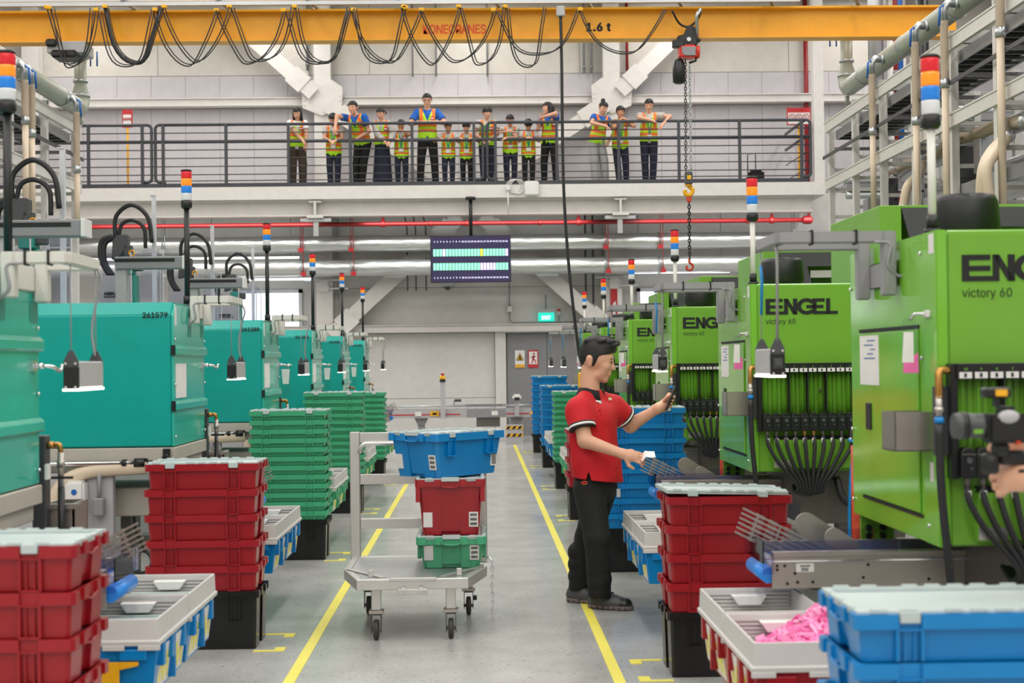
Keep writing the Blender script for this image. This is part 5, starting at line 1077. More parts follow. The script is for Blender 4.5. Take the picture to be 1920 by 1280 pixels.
def sdf(prims, h, kk=.02, grow=0.0, clips=()):
    lo = np.min([np.minimum(p[0]-p[2]*max(1, p[5]), p[1]-p[3]*max(1, p[5])) for p in prims], 0)-grow-3*h-.01
    hi = np.max([np.maximum(p[0]+p[2]*max(1, p[5]), p[1]+p[3]*max(1, p[5])) for p in prims], 0)+grow+3*h+.01
    n = np.ceil((hi-lo)/h).astype(int)+1; f = np.full(n, .5, np.float32); pad = kk+2*h+grow
    ax_ = [lo[i]+np.arange(n[i])*h for i in range(3)]
    for a, b, ra, rb, ax, k, planes, bl in prims:
        r = max(ra, rb)*max(1, k)+pad; l = np.minimum(a, b)-r; u = np.maximum(a, b)+r
        i0 = np.maximum(((l-lo)/h).astype(int), 0); i1 = np.minimum(((u-lo)/h).astype(int)+2, n)
        X, Y, Z = (ax_[i][i0[i]:i1[i]] for i in range(3)); X = X[:, None, None]; Y = Y[None, :, None]; Z = Z[None, None, :]
        ab = b-a; L2 = max(float(ab@ab), 1e-12); dx, dy, dz = X-a[0], Y-a[1], Z-a[2]
        t = np.clip((dx*ab[0]+dy*ab[1]+dz*ab[2])/L2, 0, 1)
        ex, ey, ez = dx-t*ab[0], dy-t*ab[1], dz-t*ab[2]; q = ex*ex+ey*ey+ez*ez
        if ax is not None: w = ex*ax[0]+ey*ax[1]+ez*ax[2]; q = q+w*w*(1/k**2-1)
        d = np.sqrt(np.maximum(q, 0))-(ra+(rb-ra)*t)-grow
        for pt, nn in planes: d = np.maximum(d, (X-pt[0])*nn[0]+(Y-pt[1])*nn[1]+(Z-pt[2])*nn[2])
        S_ = tuple(slice(i0[i], i1[i]) for i in range(3)); g = f[S_]
        kb = bl or kk; m = np.clip(.5+.5*(g-d)/kb, 0, 1); f[S_] = g+(d-g)*m-kb*m*(1-m)
    if clips:
        X, Y, Z = ax_[0][:, None, None], ax_[1][None, :, None], ax_[2][None, None, :]
        for c in clips: f = np.maximum(f, c(X, Y, Z)).astype(np.float32)
    f[0] = f[-1] = .5; f[:, 0] = f[:, -1] = .5; f[:, :, 0] = f[:, :, -1] = .5
    return nets(f, lo, h)
def vmesh(name, vf, mats, parent, pick=None):
    v, F = vf; me = bpy.data.meshes.new(name)
    me.vertices.add(len(v)); me.vertices.foreach_set('co', v.astype(np.float32).ravel()); me.loops.add(F.size); me.loops.foreach_set('vertex_index', F.ravel().astype(np.int32))
    me.polygons.add(len(F)); me.polygons.foreach_set('loop_start', np.arange(0, F.size, 4, dtype=np.int32)); me.polygons.foreach_set('loop_total', np.full(len(F), 4, np.int32))
    me.polygons.foreach_set('use_smooth', np.ones(len(F), bool))
    for m in (mats if isinstance(mats, (list, tuple)) else [mats]): me.materials.append(G[m])
    if pick is not None: me.polygons.foreach_set('material_index', pick(v[F].mean(1)).astype(np.int32))
    me.update(calc_edges=True); me.validate(); return link(name, me, parent)
def rot(yaw=0, pitch=0, roll=0):   # degrees; pitch > 0 looks down when facing -y
    return np.array(Matrix.Rotation(math.radians(yaw), 3, 'Z') @ Matrix.Rotation(math.radians(pitch), 3, 'X') @ Matrix.Rotation(math.radians(roll), 3, 'Y'))
def head_prims(c, R, s):
    T = lambda *p: c+R @ (np.array(p)*s); x = R @ np.array([1., 0, 0]); P_ = []
    P_ += [cap(T(0, .010, .026), T(0, -.014, .030), .084*s, .080*s, x, .89), cap(T(0, -.032, .002), T(0, -.046, -.055), .056*s, .040*s, x, 1.08), cap(T(0, -.028, -.072), T(0, -.062, -.092), .036*s, .021*s, x, 1.45),
           cap(T(0, -.086, .010), T(0, -.101, -.022), .007*s, .0125*s), cap(T(-.010, -.093, -.027), T(.010, -.093, -.027), .0075*s), cap(T(-.016, -.082, -.053), T(.016, -.082, -.053), .0085*s), cap(T(-.014, -.080, -.064), T(.014, -.080, -.064), .0085*s),
           cap(T(-.030, -.072, .026), T(.030, -.072, .026), .015*s), cap(T(-.034, -.056, -.022), T(-.03, -.05, -.045), .030*s, .026*s), cap(T(.034, -.056, -.022), T(.03, -.05, -.045), .030*s, .026*s)]
    for q in (-1, 1): P_ += [cap(T(q*.0765, .036, .010), T(q*.0735, .028, -.024), .017*s, .011*s, x, .45)]
    return P_
def face_parts(c, R, s, par, glasses=False):
    T = lambda *p: tuple(c+R @ (np.array(p)*s))
    for q in (-1, 1):
        MB().ball(T(q*.031, -.0785, .004), .0110*s, 8, 6, (1.3, 1, .48)).build('eye', 'hair', par)
        MB().tube([T(q*.014, -.089, .024), T(q*.031, -.089, .029), T(q*.047, -.078, .023)], .0042*s, 5).build('eyebrow', 'hair', par)
        if glasses: MB().tube([T(q*.031+.024*math.cos(k*PI/5), -.096, .002+.018*math.sin(k*PI/5)) for k in range(10)], .0025*s, 4, True).build('glasses_rim', 'ink', par)
    MB().tube([T(-.02, -.0895, -.0585), T(0, -.0925, -.0575), T(.02, -.0895, -.0585)], .0042*s, 6).build('mouth', 'lip', par)
def hair(c, R, s, style, par, h):
    x = R @ np.array([1., 0, 0]); T = lambda *p: c+R @ (np.array(p)*s); P_ = [cap(T(0, .012, .030), T(0, -.014, .036), .095*s, .091*s, x, .90)]
    Ri = R.T
    def loc(X, Y, Z):
        d = (X-c[0], Y-c[1], Z-c[2]); return tuple((Ri[i, 0]*d[0]+Ri[i, 1]*d[1]+Ri[i, 2]*d[2])/s for i in range(3))
    cut = []; fr = .052
    if style in ('bowl', 'curly'): P_[0] = cap(T(0, .022, .034), T(0, -.016, .038), .103*s, .099*s, x, .92); fr = .030 if style == 'bowl' else .055
    if style == 'curly':
        r = random.Random(5)
        for k in range(26):
            a, b = r.uniform(0, 6.28), r.uniform(.1, 1.3); P_.append(cap(*(2*[T(.088*math.cos(a)*math.sin(b), .01+.095*math.sin(a)*math.sin(b), .04+.092*math.cos(b))]), .020*s))
    def c1(X, Y, Z):
        lx, ly, lz = loc(X, Y, Z); side = .030+.9*np.maximum(np.abs(lx)-.055, 0)
        face = np.maximum(ly+.030+.0*lx, lz-fr+.25*np.maximum(np.abs(lx)-.04, 0)); low = lz+(.045 if style != 'bowl' else .03)
        ear = np.maximum(np.maximum(ly-.052, -.0-(ly+.05)), lz-.012)
        return np.maximum(np.maximum(-face, -low), -ear)*s
    cl = (c1,)
    if style == 'long':
        cl = (lambda X, Y, Z: -np.maximum(loc(X, Y, Z)[1]+.040, loc(X, Y, Z)[2]-.05)*s,)
        for q in (-1, 1): P_ += [cap(T(q*.070, .01, .02), T(q*.076, -.03, -.16), .030*s, .030*s), cap(T(q*.076, -.03, -.16), T(q*.050, -.075, -.30), .030*s, .014*s)]
        P_ += [cap(T(0, .06, .0), T(0, .07, -.22), .07*s, .06*s, x, 1.2)]
    if style == 'bob':
        cl = (lambda X, Y, Z: np.maximum(-np.maximum(loc(X, Y, Z)[1]+.035, loc(X, Y, Z)[2]-.045), -(loc(X, Y, Z)[2]+.15))*s,)
        for q in (-1, 1): P_ += [cap(T(q*.072, .02, .02), T(q*.078, .01, -.12), .032*s, .034*s)]
        P_ += [cap(T(0, .06, .0), T(0, .06, -.12), .075*s, .06*s, x, 1.2)]
    if style == 'pony': P_ += [cap(T(0, .10, .02), T(.02, .13, -.02), .035*s, .04*s), cap(T(.02, .13, -.02), T(.03, .12, -.14), .04*s, .02*s)]
    if style == 'bun': P_ += [cap(T(0, .075, .115), T(0, .08, .13), .042*s)]
    return vmesh('hair', sdf(P_, h, .012*s, 0, cl), 'hair', par)
def hand_prims(w, d, n, s, curl=.8, spread=1.0, side=1):
    """wrist point w, pointing direction d, back-of-hand normal n; five fingers, side gives the thumb side"""
    d = d/np.linalg.norm(d); n = n-d*(n@d); n /= np.linalg.norm(n); u = np.cross(d, n)*side; P_ = [cap(w, w+d*.045*s, .026*s, .030*s, u, 1.15), cap(w+d*.045*s, w+d*.078*s, .026*s, .022*s, u, 1.5)]
    for k, (off, ln) in enumerate(((.030, .068), (.010, .078), (-.011, .072), (-.030, .056))):
        p = w+d*.082*s+u*off*s; dd = d+u*off*2*spread; dd /= np.linalg.norm(dd); q = 0.0; rr = .0095*s
        for j, fr in enumerate((.42, .33, .25)):
            q += curl*(.55, .95, .7)[j]; v = dd*math.cos(q)-n*math.sin(q); e = p+v*ln*fr*s; P_.append(cap(p, e, rr, rr*.92, bl=.003)); p = e; rr *= .92
    t0 = w+d*.025*s+u*.028*s; v = d*.55+u*.65-n*.45; v /= np.linalg.norm(v); t1 = t0+v*.045*s; v2 = d*.85+u*.1-n*.5; v2 /= np.linalg.norm(v2); P_ += [cap(t0, t1, .013*s, .0115*s, bl=.006), cap(t1, t1+v2*.032*s, .0115*s, .009*s, bl=.004)]
    return P_
def elbow(sh, ha, l1, l2, pole):
    v = ha-sh; L = np.linalg.norm(v); mx = (l1+l2)*.995
    if L > mx: ha = sh+v*(mx/L); v = ha-sh; L = mx
    a = (l1*l1-l2*l2+L*L)/(2*L); r = math.sqrt(max(l1*l1-a*a, 0)); e = v/L; p = np.array(pole, float); p -= e*(p@e); p /= max(np.linalg.norm(p), 1e-6)
    return sh+e*a+p*r, ha
DECK = 5.0
def visitor(px, Y, h, label, yaw=0, lean=0, head=(0, 25), hands=((-.15, -.3, .9), (.15, -.3, .9)), poles=((-1, .3, -.6), (1, .3, -.6)), shirt='grey_cloth', legs='navy', style='short', skin='skin', sleeve=.55, fem=False, skirt=False, lanyard=False, vest_len=.50, hip_dx=0.0, glasses=False, stance=.07, roll=0):
    bx = at(px, 300, Y).x; base = np.array([bx, Y, DECK]); t = thing('person', label, 'person', tuple(base), 'visitors on the gallery')
    kid = h < 1.45; hs = h*(.146 if not kid else .166)/.225*.98; s = h/1.72
    Ry = rot(yaw); Rl = rot(yaw, 0) @ np.array(Matrix.Rotation(math.radians(lean), 3, 'X')) @ np.array(Matrix.Rotation(math.radians(roll), 3, 'Y'))
    hip = base+np.array([hip_dx, 0, .50*h]); L = lambda x, y, z: hip+Rl @ np.array([x, y, z])*h; lx = Rl @ np.array([1., 0, 0])
    hc_n = L(0, -.005, .345); sw = .105 if not fem else .092
    if kid: sw *= .95
    sh = [L(-sw, 0, .305), L(sw, 0, .305)]; RH = rot(head[0], head[1], head[2] if len(head) > 2 else 0)
    hc = hc_n+np.array([0, 0, .03*h])+Rl @ np.array([0, -.024, .055])*h*(1.0 if not kid else 1.1)
    l1, l2 = .172*h, .150*h; ws, es = [], []
    for k in (0, 1):
        e, w = elbow(sh[k], base+np.array(hands[k], float), l1, l2, poles[k]); es.append(e); ws.append(w)
    torso = [cap(L(0, 0, .02), L(0, 0, .10), .062*h, .056*h, lx, 1.42 if not fem else 1.38), cap(L(0, 0, .10), L(0, -.004, .25), .056*h, .066*h, lx, 1.42 if not fem else 1.25), cap(L(-.07, 0, .292), L(.07, 0, .292), .042*h)]
    skin_p = head_prims(hc, RH, hs)+[cap(hc+RH @ np.array([0, .02, -.06])*hs, L(0, .0, .30), .046*hs/1.0, .034*h)]+torso
    arms = []
    for k in (0, 1):
        arms.append((cap(sh[k], es[k], .030*h, .025*h), cap(es[k], ws[k], .025*h, .0165*h)))
        d = ws[k]-es[k]; skin_p += list(arms[k])+hand_prims(ws[k], d+np.array([0, 0, -.03]), np.array([0, -.35, 1.0]), s*.95, .45, 1, -1 if k == 0 else 1)
    lg = []
    for k, q in ((0, -1), (1, 1)):
        hp = hip+Ry @ np.array([q*.05*h, 0, 0]); an = base+Ry @ np.array([q*stance, .0, .05*h]); kn = (hp+an)/2+Ry @ np.array([q*.01, -.03, .01])*1.0
        lg.append((hp, kn, an)); skin_p += [cap(hp, kn, .048*h, .034*h), cap(kn, an, .032*h, .02*h)]
    H = .010
    vmesh('body', sdf(skin_p, .0068, .016), skin, t); face_parts(hc, RH, hs, t, glasses); hair(hc, RH, hs, style, t, .010)
    # trousers or skirt, shoes
    if skirt: P_ = [cap(hip+np.array([0, 0, .03*h]), base+np.array([0, 0, .08*h]), .07*h, .095*h, Ry @ np.array([1., 0, 0]), 1.3, (((0, 0, DECK+.05*h), (0, 0, -1)),))]
    else:
        P_ = [cap(hip+np.array([-.03*h, 0, .02*h]), hip+np.array([.03*h, 0, .02*h]), .066*h)]; wd = 1.25 if style in ('long', 'bun') else 1.0
        for hp, kn, an in lg: P_ += [cap(hp, kn, .056*h, .042*h*wd), cap(kn, an, .042*h*wd, .036*h*wd, None, 1, (((0, 0, DECK+.035*h), (0, 0, -1)),))]
    vmesh('trousers' if not skirt else 'skirt', sdf(P_, H, .012, .004), legs, t)
    for hp, kn, an in lg:
        a = an.copy(); a[2] = DECK+.045; b = a+Ry @ np.array([0, -.13*s, -.012]); vmesh('shoe', sdf([cap(a, b, .042*s, .034*s, None, 1, (((0, 0, DECK+.003), (0, 0, -1)),))], H, .01), 'white_cloth' if kid else 'shoe_grey', t)
    # shirt with sleeves, then vest
    P_ = [c for c in torso]
    for k in (0, 1):
        a, e, w = sh[k], es[k], ws[k]
        if sleeve <= 1: c = a+(e-a)*sleeve; n_ = (e-a)/np.linalg.norm(e-a); P_.append(cap(a, a+(e-a)*(sleeve+.15), .036*h, .036*h, None, 1, ((c, n_),)))
        else: c = e+(w-e)*.85; n_ = (w-e)/np.linalg.norm(w-e); P_ += [cap(a, e, .036*h, .033*h), cap(e, w, .033*h, .027*h, None, 1, ((c, n_),))]
    Rli = Rl.T
    def tl(X, Y_, Z):
        d = (X-hip[0], Y_-hip[1], Z-hip[2]); return tuple((Rli[i, 0]*d[0]+Rli[i, 1]*d[1]+Rli[i, 2]*d[2])/h for i in range(3))
    vmesh('shirt', sdf(P_, H, .014, .010, (lambda X, Y_, Z: -(tl(X, Y_, Z)[2]+.02)*h,)), shirt, t)
    def vclip(X, Y_, Z):
        x, y, z = tl(X, Y_, Z); v = np.maximum(np.maximum(np.abs(x)-(z-.20)*.42, y+.0), .20-z); arm = np.maximum(np.abs(x)-.088*(.92 if fem else 1.0), .205-z)
        hem = -(z-(.30-vest_len*.62)); notch = np.maximum(np.maximum(np.abs(x)-.5*((.33-vest_len*.62)-z), y), -1)
        return np.maximum(np.maximum(np.maximum(-v, np.where(z > .2, arm, -1)), hem), -notch)*h
    vt = [cap(L(0, 0, .02-max(0, vest_len-.5)*.5), L(0, 0, .10), .065*h, .060*h, lx, 1.42)]+torso[1:]
    def vcol(c):
        x, y, z = tl(c[:, 0], c[:, 1], c[:, 2]); z0 = .30-vest_len*.62
        band = (np.abs(z-(z0+.085)) < .017) | (np.abs(z-(z0+.145)) < .017); vert = (np.abs(np.abs(x)-.066) < .019) & (z > z0+.145)
        return (band | vert)*1
    vo = vmesh('vest', sdf(vt, H, .014, .022, (vclip,)), ['vest_lime', 'vest_orange'], t, vcol)
    vv = np.empty(len(vo.data.vertices)*3, np.float32); vo.data.vertices.foreach_get('co', vv); vv = vv.reshape(-1, 3)
    def front(x, z):
        p = L(x, 0, z); m = (np.abs(vv[:, 0]-p[0]) < .02) & (np.abs(vv[:, 2]-p[2]) < .03); y = vv[m, 1].min()-.004 if m.any() else p[1]-.1; return np.array([p[0], y, p[2]])
    p = front(.055, .225); MB().box(p[0]-.032, p[0]+.032, p[1]-.004, p[1]+.02, p[2]-.032, p[2]+.032).build('chest_patch', 'sign_red', t); MB().box(p[0]-.024, p[0]+.024, p[1]-.008, p[1]-.003, p[2]-.014, p[2]+.010).build('patch_mark', 'paper', t)
    if lanyard:
        c = front(0, .07); m = MB(); n0 = front(-.028, .27); n1 = front(.028, .27); m.bar(n0, c, .018, .004, (0, -1, 0)).bar(n1, c, .018, .004, (0, -1, 0)); m.build('lanyard', 'lanyard', t)
        MB().box(c[0]-.045, c[0]+.045, c[1]-.012, c[1]-.006, c[2]-.07, c[2]+.0).build('badge', 'paper', t)
    return t
RB = -.26   # rail in front of a visitor
V = visitor
V(558, 29.34, 1.55, 'person with long black hair, vest and brown trousers, leftmost on the gallery', 8, 8, (-8, 25), ((.14, RB-.05, .87), (.20, RB-.02, .72)), shirt='white_cloth', legs='brown_cloth', style='long', fem=True, vest_len=.47, stance=.10)
V(626, 29.34, 1.41, 'short person in vest looking down, both hands on the middle rail, under the pointing one', 0, 8, (4, 38), ((-.03, RB-.08, .85), (.06, RB-.08, .85)), style='short', lanyard=True, vest_len=.60)
V(673, 29.40, 1.72, 'person in blue shirt leaning over the rail and pointing down', -28, 26, (-24, 12), ((-.42, RB-.16, 1.10), (.0, RB, .92)), poles=((-.6, -.5, .5), (1, .2, -.6)), shirt='blue_cloth', legs='black_cloth', hip_dx=.08, vest_len=.50, sleeve=.6)
V(717, 29.36, 1.53, 'person with ponytail, pale long sleeves and long dark skirt', -6, 8, (-26, 22), ((.05, RB-.04, .87), (.16, RB-.04, .84)), shirt='grey_cloth', style='pony', fem=True, skirt=True, sleeve=2, vest_len=.42)
V(753, 29.30, 1.27, 'short person in a long vest holding one hand against the face', 0, 4, (0, 22), ((-.10, RB, .88), (.02, -.16, 1.06)), poles=((-1, .3, -.6), (1, -.2, -.5)), style='short', lanyard=True, vest_len=.62, skin='skin_tan')
V(802, 29.36, 1.80, 'tallest person on the gallery, glasses, blue shirt, hands on top rail', 2, 3, (0, 14), ((-.07, RB+.02, 1.22), (.10, RB+.02, 1.22)), poles=((-1, .1, -.4), (1, .1, -.4)), shirt='blue_cloth', legs='black_cloth', style='short', glasses=True, vest_len=.46, stance=.15, sleeve=.7)
V(841, 29.32, 1.22, 'short person right of the tallest one, hands on the middle rail', 0, 4, (6, 22), ((-.16, RB, .88), (.07, RB, .88)), style='short', lanyard=True, vest_len=.60, skin='skin_tan')
V(875, 29.32, 1.21, 'short person with fringe and mostly orange vest left of the gate loop', 0, 4, (-6, 16), ((-.14, RB, .88), (.12, RB, .88)), legs='black_cloth', style='bowl', lanyard=True, vest_len=.62)
V(913, 29.36, 1.52, 'person in vest behind the gate loop, head turned right, arms folded on rail', 8, 5, (18, 8), ((-.10, RB-.02, .87), (.08, RB-.02, .88)), style='bowl', lanyard=True, vest_len=.46)
V(957, 29.32, 1.35, 'person right of the gate loop, one arm raised above the middle rail', 0, 6, (0, 28), ((-.02, RB-.02, 1.02), (-.08, RB-.02, .88)), poles=((-1, .0, -.1), (1, .2, -.4)), style='short', lanyard=True, vest_len=.56)
V(991, 29.30, 1.25, 'short person with bowl haircut looking straight down at the rail', 0, 8, (0, 42), ((-.03, RB, .88), (.05, RB, .88)), legs='black_cloth', style='bowl', lanyard=True, vest_len=.62)
V(1031, 29.34, 1.61, 'person with black bob hair in profile, elbow raised on the top rail', -18, 4, (-72, 2), ((-.18, RB+.03, 1.28), (-.12, RB+.0, 1.30)), poles=((-.3, .2, -1), (1, -.1, .15)), shirt='blue_cloth', legs='black_cloth', style='bob', fem=True, vest_len=.48, stance=.12)
V(1125, 29.34, 1.62, 'person with hair bun, blue shirt and grey jeans pointing down', 22, 8, (28, 24, 8), ((.05, RB-.12, 1.10), (.18, -.1, .85)), poles=((-1, .0, .1), (1, .3, -.3)), shirt='blue_cloth', legs='jean_grey', style='bun', fem=True, vest_len=.50, hip_dx=-.06, roll=7, stance=.11)
V(1167, 29.32, 1.50, 'person with curly hair resting chin on both hands', 0, 8, (0, 6), ((-.045, RB+.06, 1.235), (.05, RB+.06, 1.235)), poles=((-1, -.1, -.8), (1, -.1, -.8)), style='curly', lanyard=True, vest_len=.56, skin='skin_tan', hip_dx=-.04)
V(1217, 29.34, 1.66, 'rightmost person on the gallery, both arms spread over the top rail', 0, 6, (-14, 22), ((.03, RB-.05, 1.20), (.24, RB-.08, 1.12)), poles=((-1, .0, .25), (1, .0, .5)), style='short', lanyard=True, vest_len=.48)
# ---------------------------------------------------------------- the man in the red polo shirt
def worker():
    Q = lambda px, py, Y: np.array(at(px, py, Y)); t = thing('person', 'man in red polo shirt and black trousers scanning with a phone by the aisle', 'person', (.70, 9.15, 0))
    f = np.array([math.cos(math.radians(-28)), math.sin(math.radians(-28)), 0.]); r = np.array([f[1], -f[0], 0.])   # forward and right of the chest
    shR, shL = Q(1085, 768, 9.05), Q(1150, 763, 9.34); chest, belly, pel, nk = Q(1111, 790, 9.2), Q(1117, 855, 9.2), Q(1118, 905, 9.2), Q(1106, 742, 9.2)
    elR, wrR = Q(1097, 826, 8.98), Q(1168, 851, 8.90); elL, wrL = Q(1182, 797, 9.42), Q(1233, 766, 9.36)
    s = 1.12; hc = Q(1117, 677, 9.2); RH = np.array(Matrix.Rotation(math.radians(84), 3, 'Z') @ Matrix.Rotation(math.radians(9), 3, 'X'))
    torso = [cap(pel, belly, .118, .115, r, 1.35), cap(belly, chest, .115, .125, r, 1.45), cap(shR+(chest-shR)*.12+np.array([0, 0, -.02]), shL+(chest-shL)*.12+np.array([0, 0, -.02]), .075, .075)]
    neck = [cap(hc+RH @ np.array([0, .025, -.055])*s, nk, .055, .062), cap(nk, nk+(shR-nk)*.7, .05, .055), cap(nk, nk+(shL-nk)*.7, .05, .055)]
    hand = hand_prims(wrR, Q(1198, 857, 8.88)-wrR, np.array([-.25, -.75, .6]), 1.0, .62, .8, 1)
    pa_, pb_ = Q(1266, 724, 9.33), Q(1248, 769, 9.33); ua = (pa_-pb_)/np.linalg.norm(pa_-pb_); nl = np.array([-ua[2], 0, ua[0]]); yb_ = np.array([0, .046, 0]); pm = (pa_+pb_)/2-ua*.022
    kn0 = pm+yb_; hand += [cap(wrL, kn0-ua*.02+nl*.014+yb_*.1, .030, .030), cap(kn0-ua*.045+nl*.012, kn0+ua*.035+nl*.004, .024, .022), cap(wrL, kn0-ua*.045+nl*.01, .027, .024)]
    for k in range(4):     # fingers wrap round the far edge onto the back of the phone
        o = ua*(.040-.0215*k); p0 = kn0+o-nl*.004; p1 = pm+o-nl*.022+np.array([0, .028, 0]); p2 = pm+o-nl*.019+np.array([0, -.004, 0])-ua*.003; p3 = pm+o-nl*.013+np.array([0, -.024, 0])-ua*.005
        hand += [cap(p0, p1, .0105, .010, bl=.004), cap(p1, p2, .0098, .0092, bl=.003), cap(p2, p3, .009, .008, bl=.003)]
    th0 = kn0-ua*.03+nl*.022; th1 = pm+ua*.004+nl*.026+np.array([0, .012, 0]); th2 = pm+ua*.030+nl*.017+np.array([0, -.012, 0]); hand += [cap(th0, th1, .0145, .012, bl=.008), cap(th1, th2, .0118, .0095, bl=.004)]
    legs = []
    for hp, kn, an in ((Q(1104, 915, 9.13), Q(1120, 1010, 9.04), Q(1124, 1112, 9.05)), (Q(1128, 915, 9.28), Q(1102, 1008, 9.34), Q(1087, 1100, 9.36))): legs.append((hp, kn, an))
    P_ = head_prims(hc, RH, s)+neck+torso+[cap(shR, elR, .052, .044), cap(elR, wrR, .044, .028), cap(shL, elL, .052, .046), cap(elL, wrL, .046, .028)]+hand
    for hp, kn, an in legs: P_ += [cap(hp, kn, .07, .05), cap(kn, an, .045, .035)]
    vmesh('body', sdf(P_, .0050, .018), 'skin', t)
    face_parts(hc, RH, s, t)
    # hair: full on top, faded at sides and nape, line following the temple and ear
    T = lambda *p: hc+RH @ (np.array(p)*s); hx = RH @ np.array([1., 0, 0])
    HP = [cap(T(0, .010, .028), T(0, -.014, .036), .0885*s, .085*s, hx, .90), cap(T(-.02, -.030, .085), T(.02, -.070, .080), .042*s, .036*s), cap(T(0, .018, .062), T(0, -.03, .075), .078*s, .066*s, hx, .98)]
    rr = random.Random(11)
    for k in range(34):
        x_, y_ = rr.uniform(-.06, .06), rr.uniform(-.095, .07); z_ = .100+.03*math.cos(y_*12)-abs(x_)*.35; HP.append(cap(T(x_, y_, z_), T(x_+rr.uniform(-.01, .01), y_-.03, z_+.012), .013*s, .007*s, bl=.006))
    def hclip(X, Y, Z):
        d = (X-hc[0], Y-hc[1], Z-hc[2]); lx, ly, lz = (sum(RH[j, i]*d[j] for j in range(3))/s for i in range(3))
        line = np.interp(ly, [-.12, -.085, -.07, -.035, -.014, .002, .014, .024, .050, .064, .082, .12], [.062, .058, .050, .040, .030, -.026, -.032, .010, .014, -.03, -.060, -.066]).astype(np.float32)
        return (line-lz)*s*.8+0*lx
    vmesh('hair', sdf(HP, .0052, .012, 0, (hclip,)), 'hair', t)
    fade = [cap(T(0, .022, .022), T(0, -.012, .026), .0865*s, .0815*s, hx, .89)]
    # polo shirt
    def sleeve(a, e, u, rad):
        c = a+(e-a)*u; n = (e-a)/np.linalg.norm(e-a); return cap(a, a+(e-a)*(u+.2), rad, rad*1.02, None, 1, ((c, n),)), c, n
    sR, cR, nR = sleeve(shR, elR, .62, .068); sL, cL, nL = sleeve(shL, elL, .60, .068)
    hem = lambda X, Y, Z: (Q(1118, 898, 9.2)[2]-.02*(X-.72)/.16)-Z-.03*np.exp(-((X-(Q(1102, 900, 9.1)[0]))/.018)**2)*0
    slit = Q(1103, 897, 9.05)
    def slitc(X, Y, Z): return -np.maximum(np.maximum(np.abs(X-slit[0])-.30*(slit[2]+.045-Z), Z-(slit[2]+.045)), Y-9.12)
    folds = []
    for (a, b, w) in (((1128, 815), (1146, 872), .012), ((1112, 825), (1136, 885), .012), ((1085, 848), (1146, 888), .014), ((1082, 870), (1130, 890), .012), ((1072, 815), (1082, 880), .012)):
        a_, b_ = Q(a[0], a[1], 9.2), Q(b[0], b[1], 9.2); folds.append((a_, b_, w))
    SP = torso+neck[1:]+[sR, sL, cap(belly+np.array([.0, 0, -.03]), pel+f*.02, .132, .128, r, 1.36)]
    for a_, b_, w in folds:
        for o in (-.108,): SP.append(cap(a_+np.array([0, o, 0]), b_+np.array([0, o, 0]), w, w*.8, bl=.03))
    neckhole = lambda X, Y, Z: -(np.sqrt((X-nk[0]-.012)**2+(Y-nk[1])**2)-.058-(Z-nk[2])*.2)+0*Z
    vmesh('polo_shirt', sdf(SP, .0052, .03, .012, (hem, slitc)), 'polo_red', t)
    for a, e, c, n, lab in ((shR, elR, cR, nR, 0), (shL, elL, cL, nL, 1)):
        for (d0, d1, m, g) in ((-.028, -.019, 'ink', .0838), (-.019, -.006, 'paper', .0842), (-.006, .003, 'ink', .0838)):
            u_ = Vector(n).orthogonal().normalized(); w_ = Vector(n).cross(u_); MB().loft([[tuple(Vector(c+n*dd)+(u_*math.cos(q*PI/14)+w_*math.sin(q*PI/14))*rr_) for q in range(28)] for dd, rr_ in ((d0, g-.006), (d0, g), (d1, g), (d1, g-.006))], True, True, True).build('sleeve_stripe', m, t)
    # collar: dark band with a pale edge around the neck, open at the front
    def band(z0, z1, r0, r1, m, nm, th=.008):
        rg = []; fx = np.array([.35, -.94, 0]) if False else f
        for k in range(29):
            a = math.radians(30+k*300/28); d = f*math.cos(a)+r*math.sin(a); dip = -.045*max(0, math.cos(a))**1 if True else 0; c = nk+np.array([.010, 0, 0])
            rg.append([tuple(c+d*(r0+o)+np.array([0, 0, z0+dip])) for o in (0, th)][::-1]+[tuple(c+d*(r1+o)+np.array([0, 0, z1+dip*.55])) for o in (0, th)])
        MB().loft(rg, True, True, True).build(nm, m, t)
    band(-.010, .052, .094, .070, 'black_plastic' if False else 'black_cloth', 'collar'); band(-.016, -.008, .098, .094, 'paper', 'collar_edge', .007)
    # placket, buttons and chest mark on the front of the shirt
    def surf(px, py): return Q(px, py, 9.2)+np.array([0, -.155, 0])
    sv = None
    for o in KIDS[t.name]:
        if o.name.startswith('polo_shirt'): sv = np.empty(len(o.data.vertices)*3, np.float32); o.data.vertices.foreach_get('co', sv); sv = sv.reshape(-1, 3)
    def hit(px, py):   # nearest shirt point along the sight line
        p = Q(px, py, 9.2); e = np.array([0, 0, CAM_H]); d = (p-e)/np.linalg.norm(p-e); q = sv-e; tt = q@d; dist = np.linalg.norm(q-tt[:, None]*d, axis=1); m = dist < .012
        return sv[m][tt[m].argmin()] if m.any() else p
    m = MB(); pl = [hit(1123+k*1.2, 748+k*5) for k in range(7)]
    m.tube([tuple(p+np.array([0, .001, 0])) for p in pl], .004, 5); m.build('placket', 'polo_red', t)
    for k in (1, 4): MB().ball(tuple(pl[k]+np.array([0, -.003, 0])), .005, 8, 4).build('button', 'ink', t)
    c = hit(1146, 746); u = np.array([.86, .42, 0]); w = np.array([0., 0, 1.0]); nn = np.array([.42, -.86, .0])
    def patch(a, b, o, mm, nm): MB().hexa([tuple(c+u*x_+w*z_+nn*(o+q)) for q in (0, .004) for x_, z_ in ((-a, -b), (a, -b), (a, b), (-a, b))]).build(nm, mm, t)
    patch(.016, .016, .001, 'orange_red', 'chest_mark'); patch(.0135, .010, .003, 'hazard_yellow', 'chest_mark'); patch(.011, .0065, .005, 'paper', 'chest_mark')
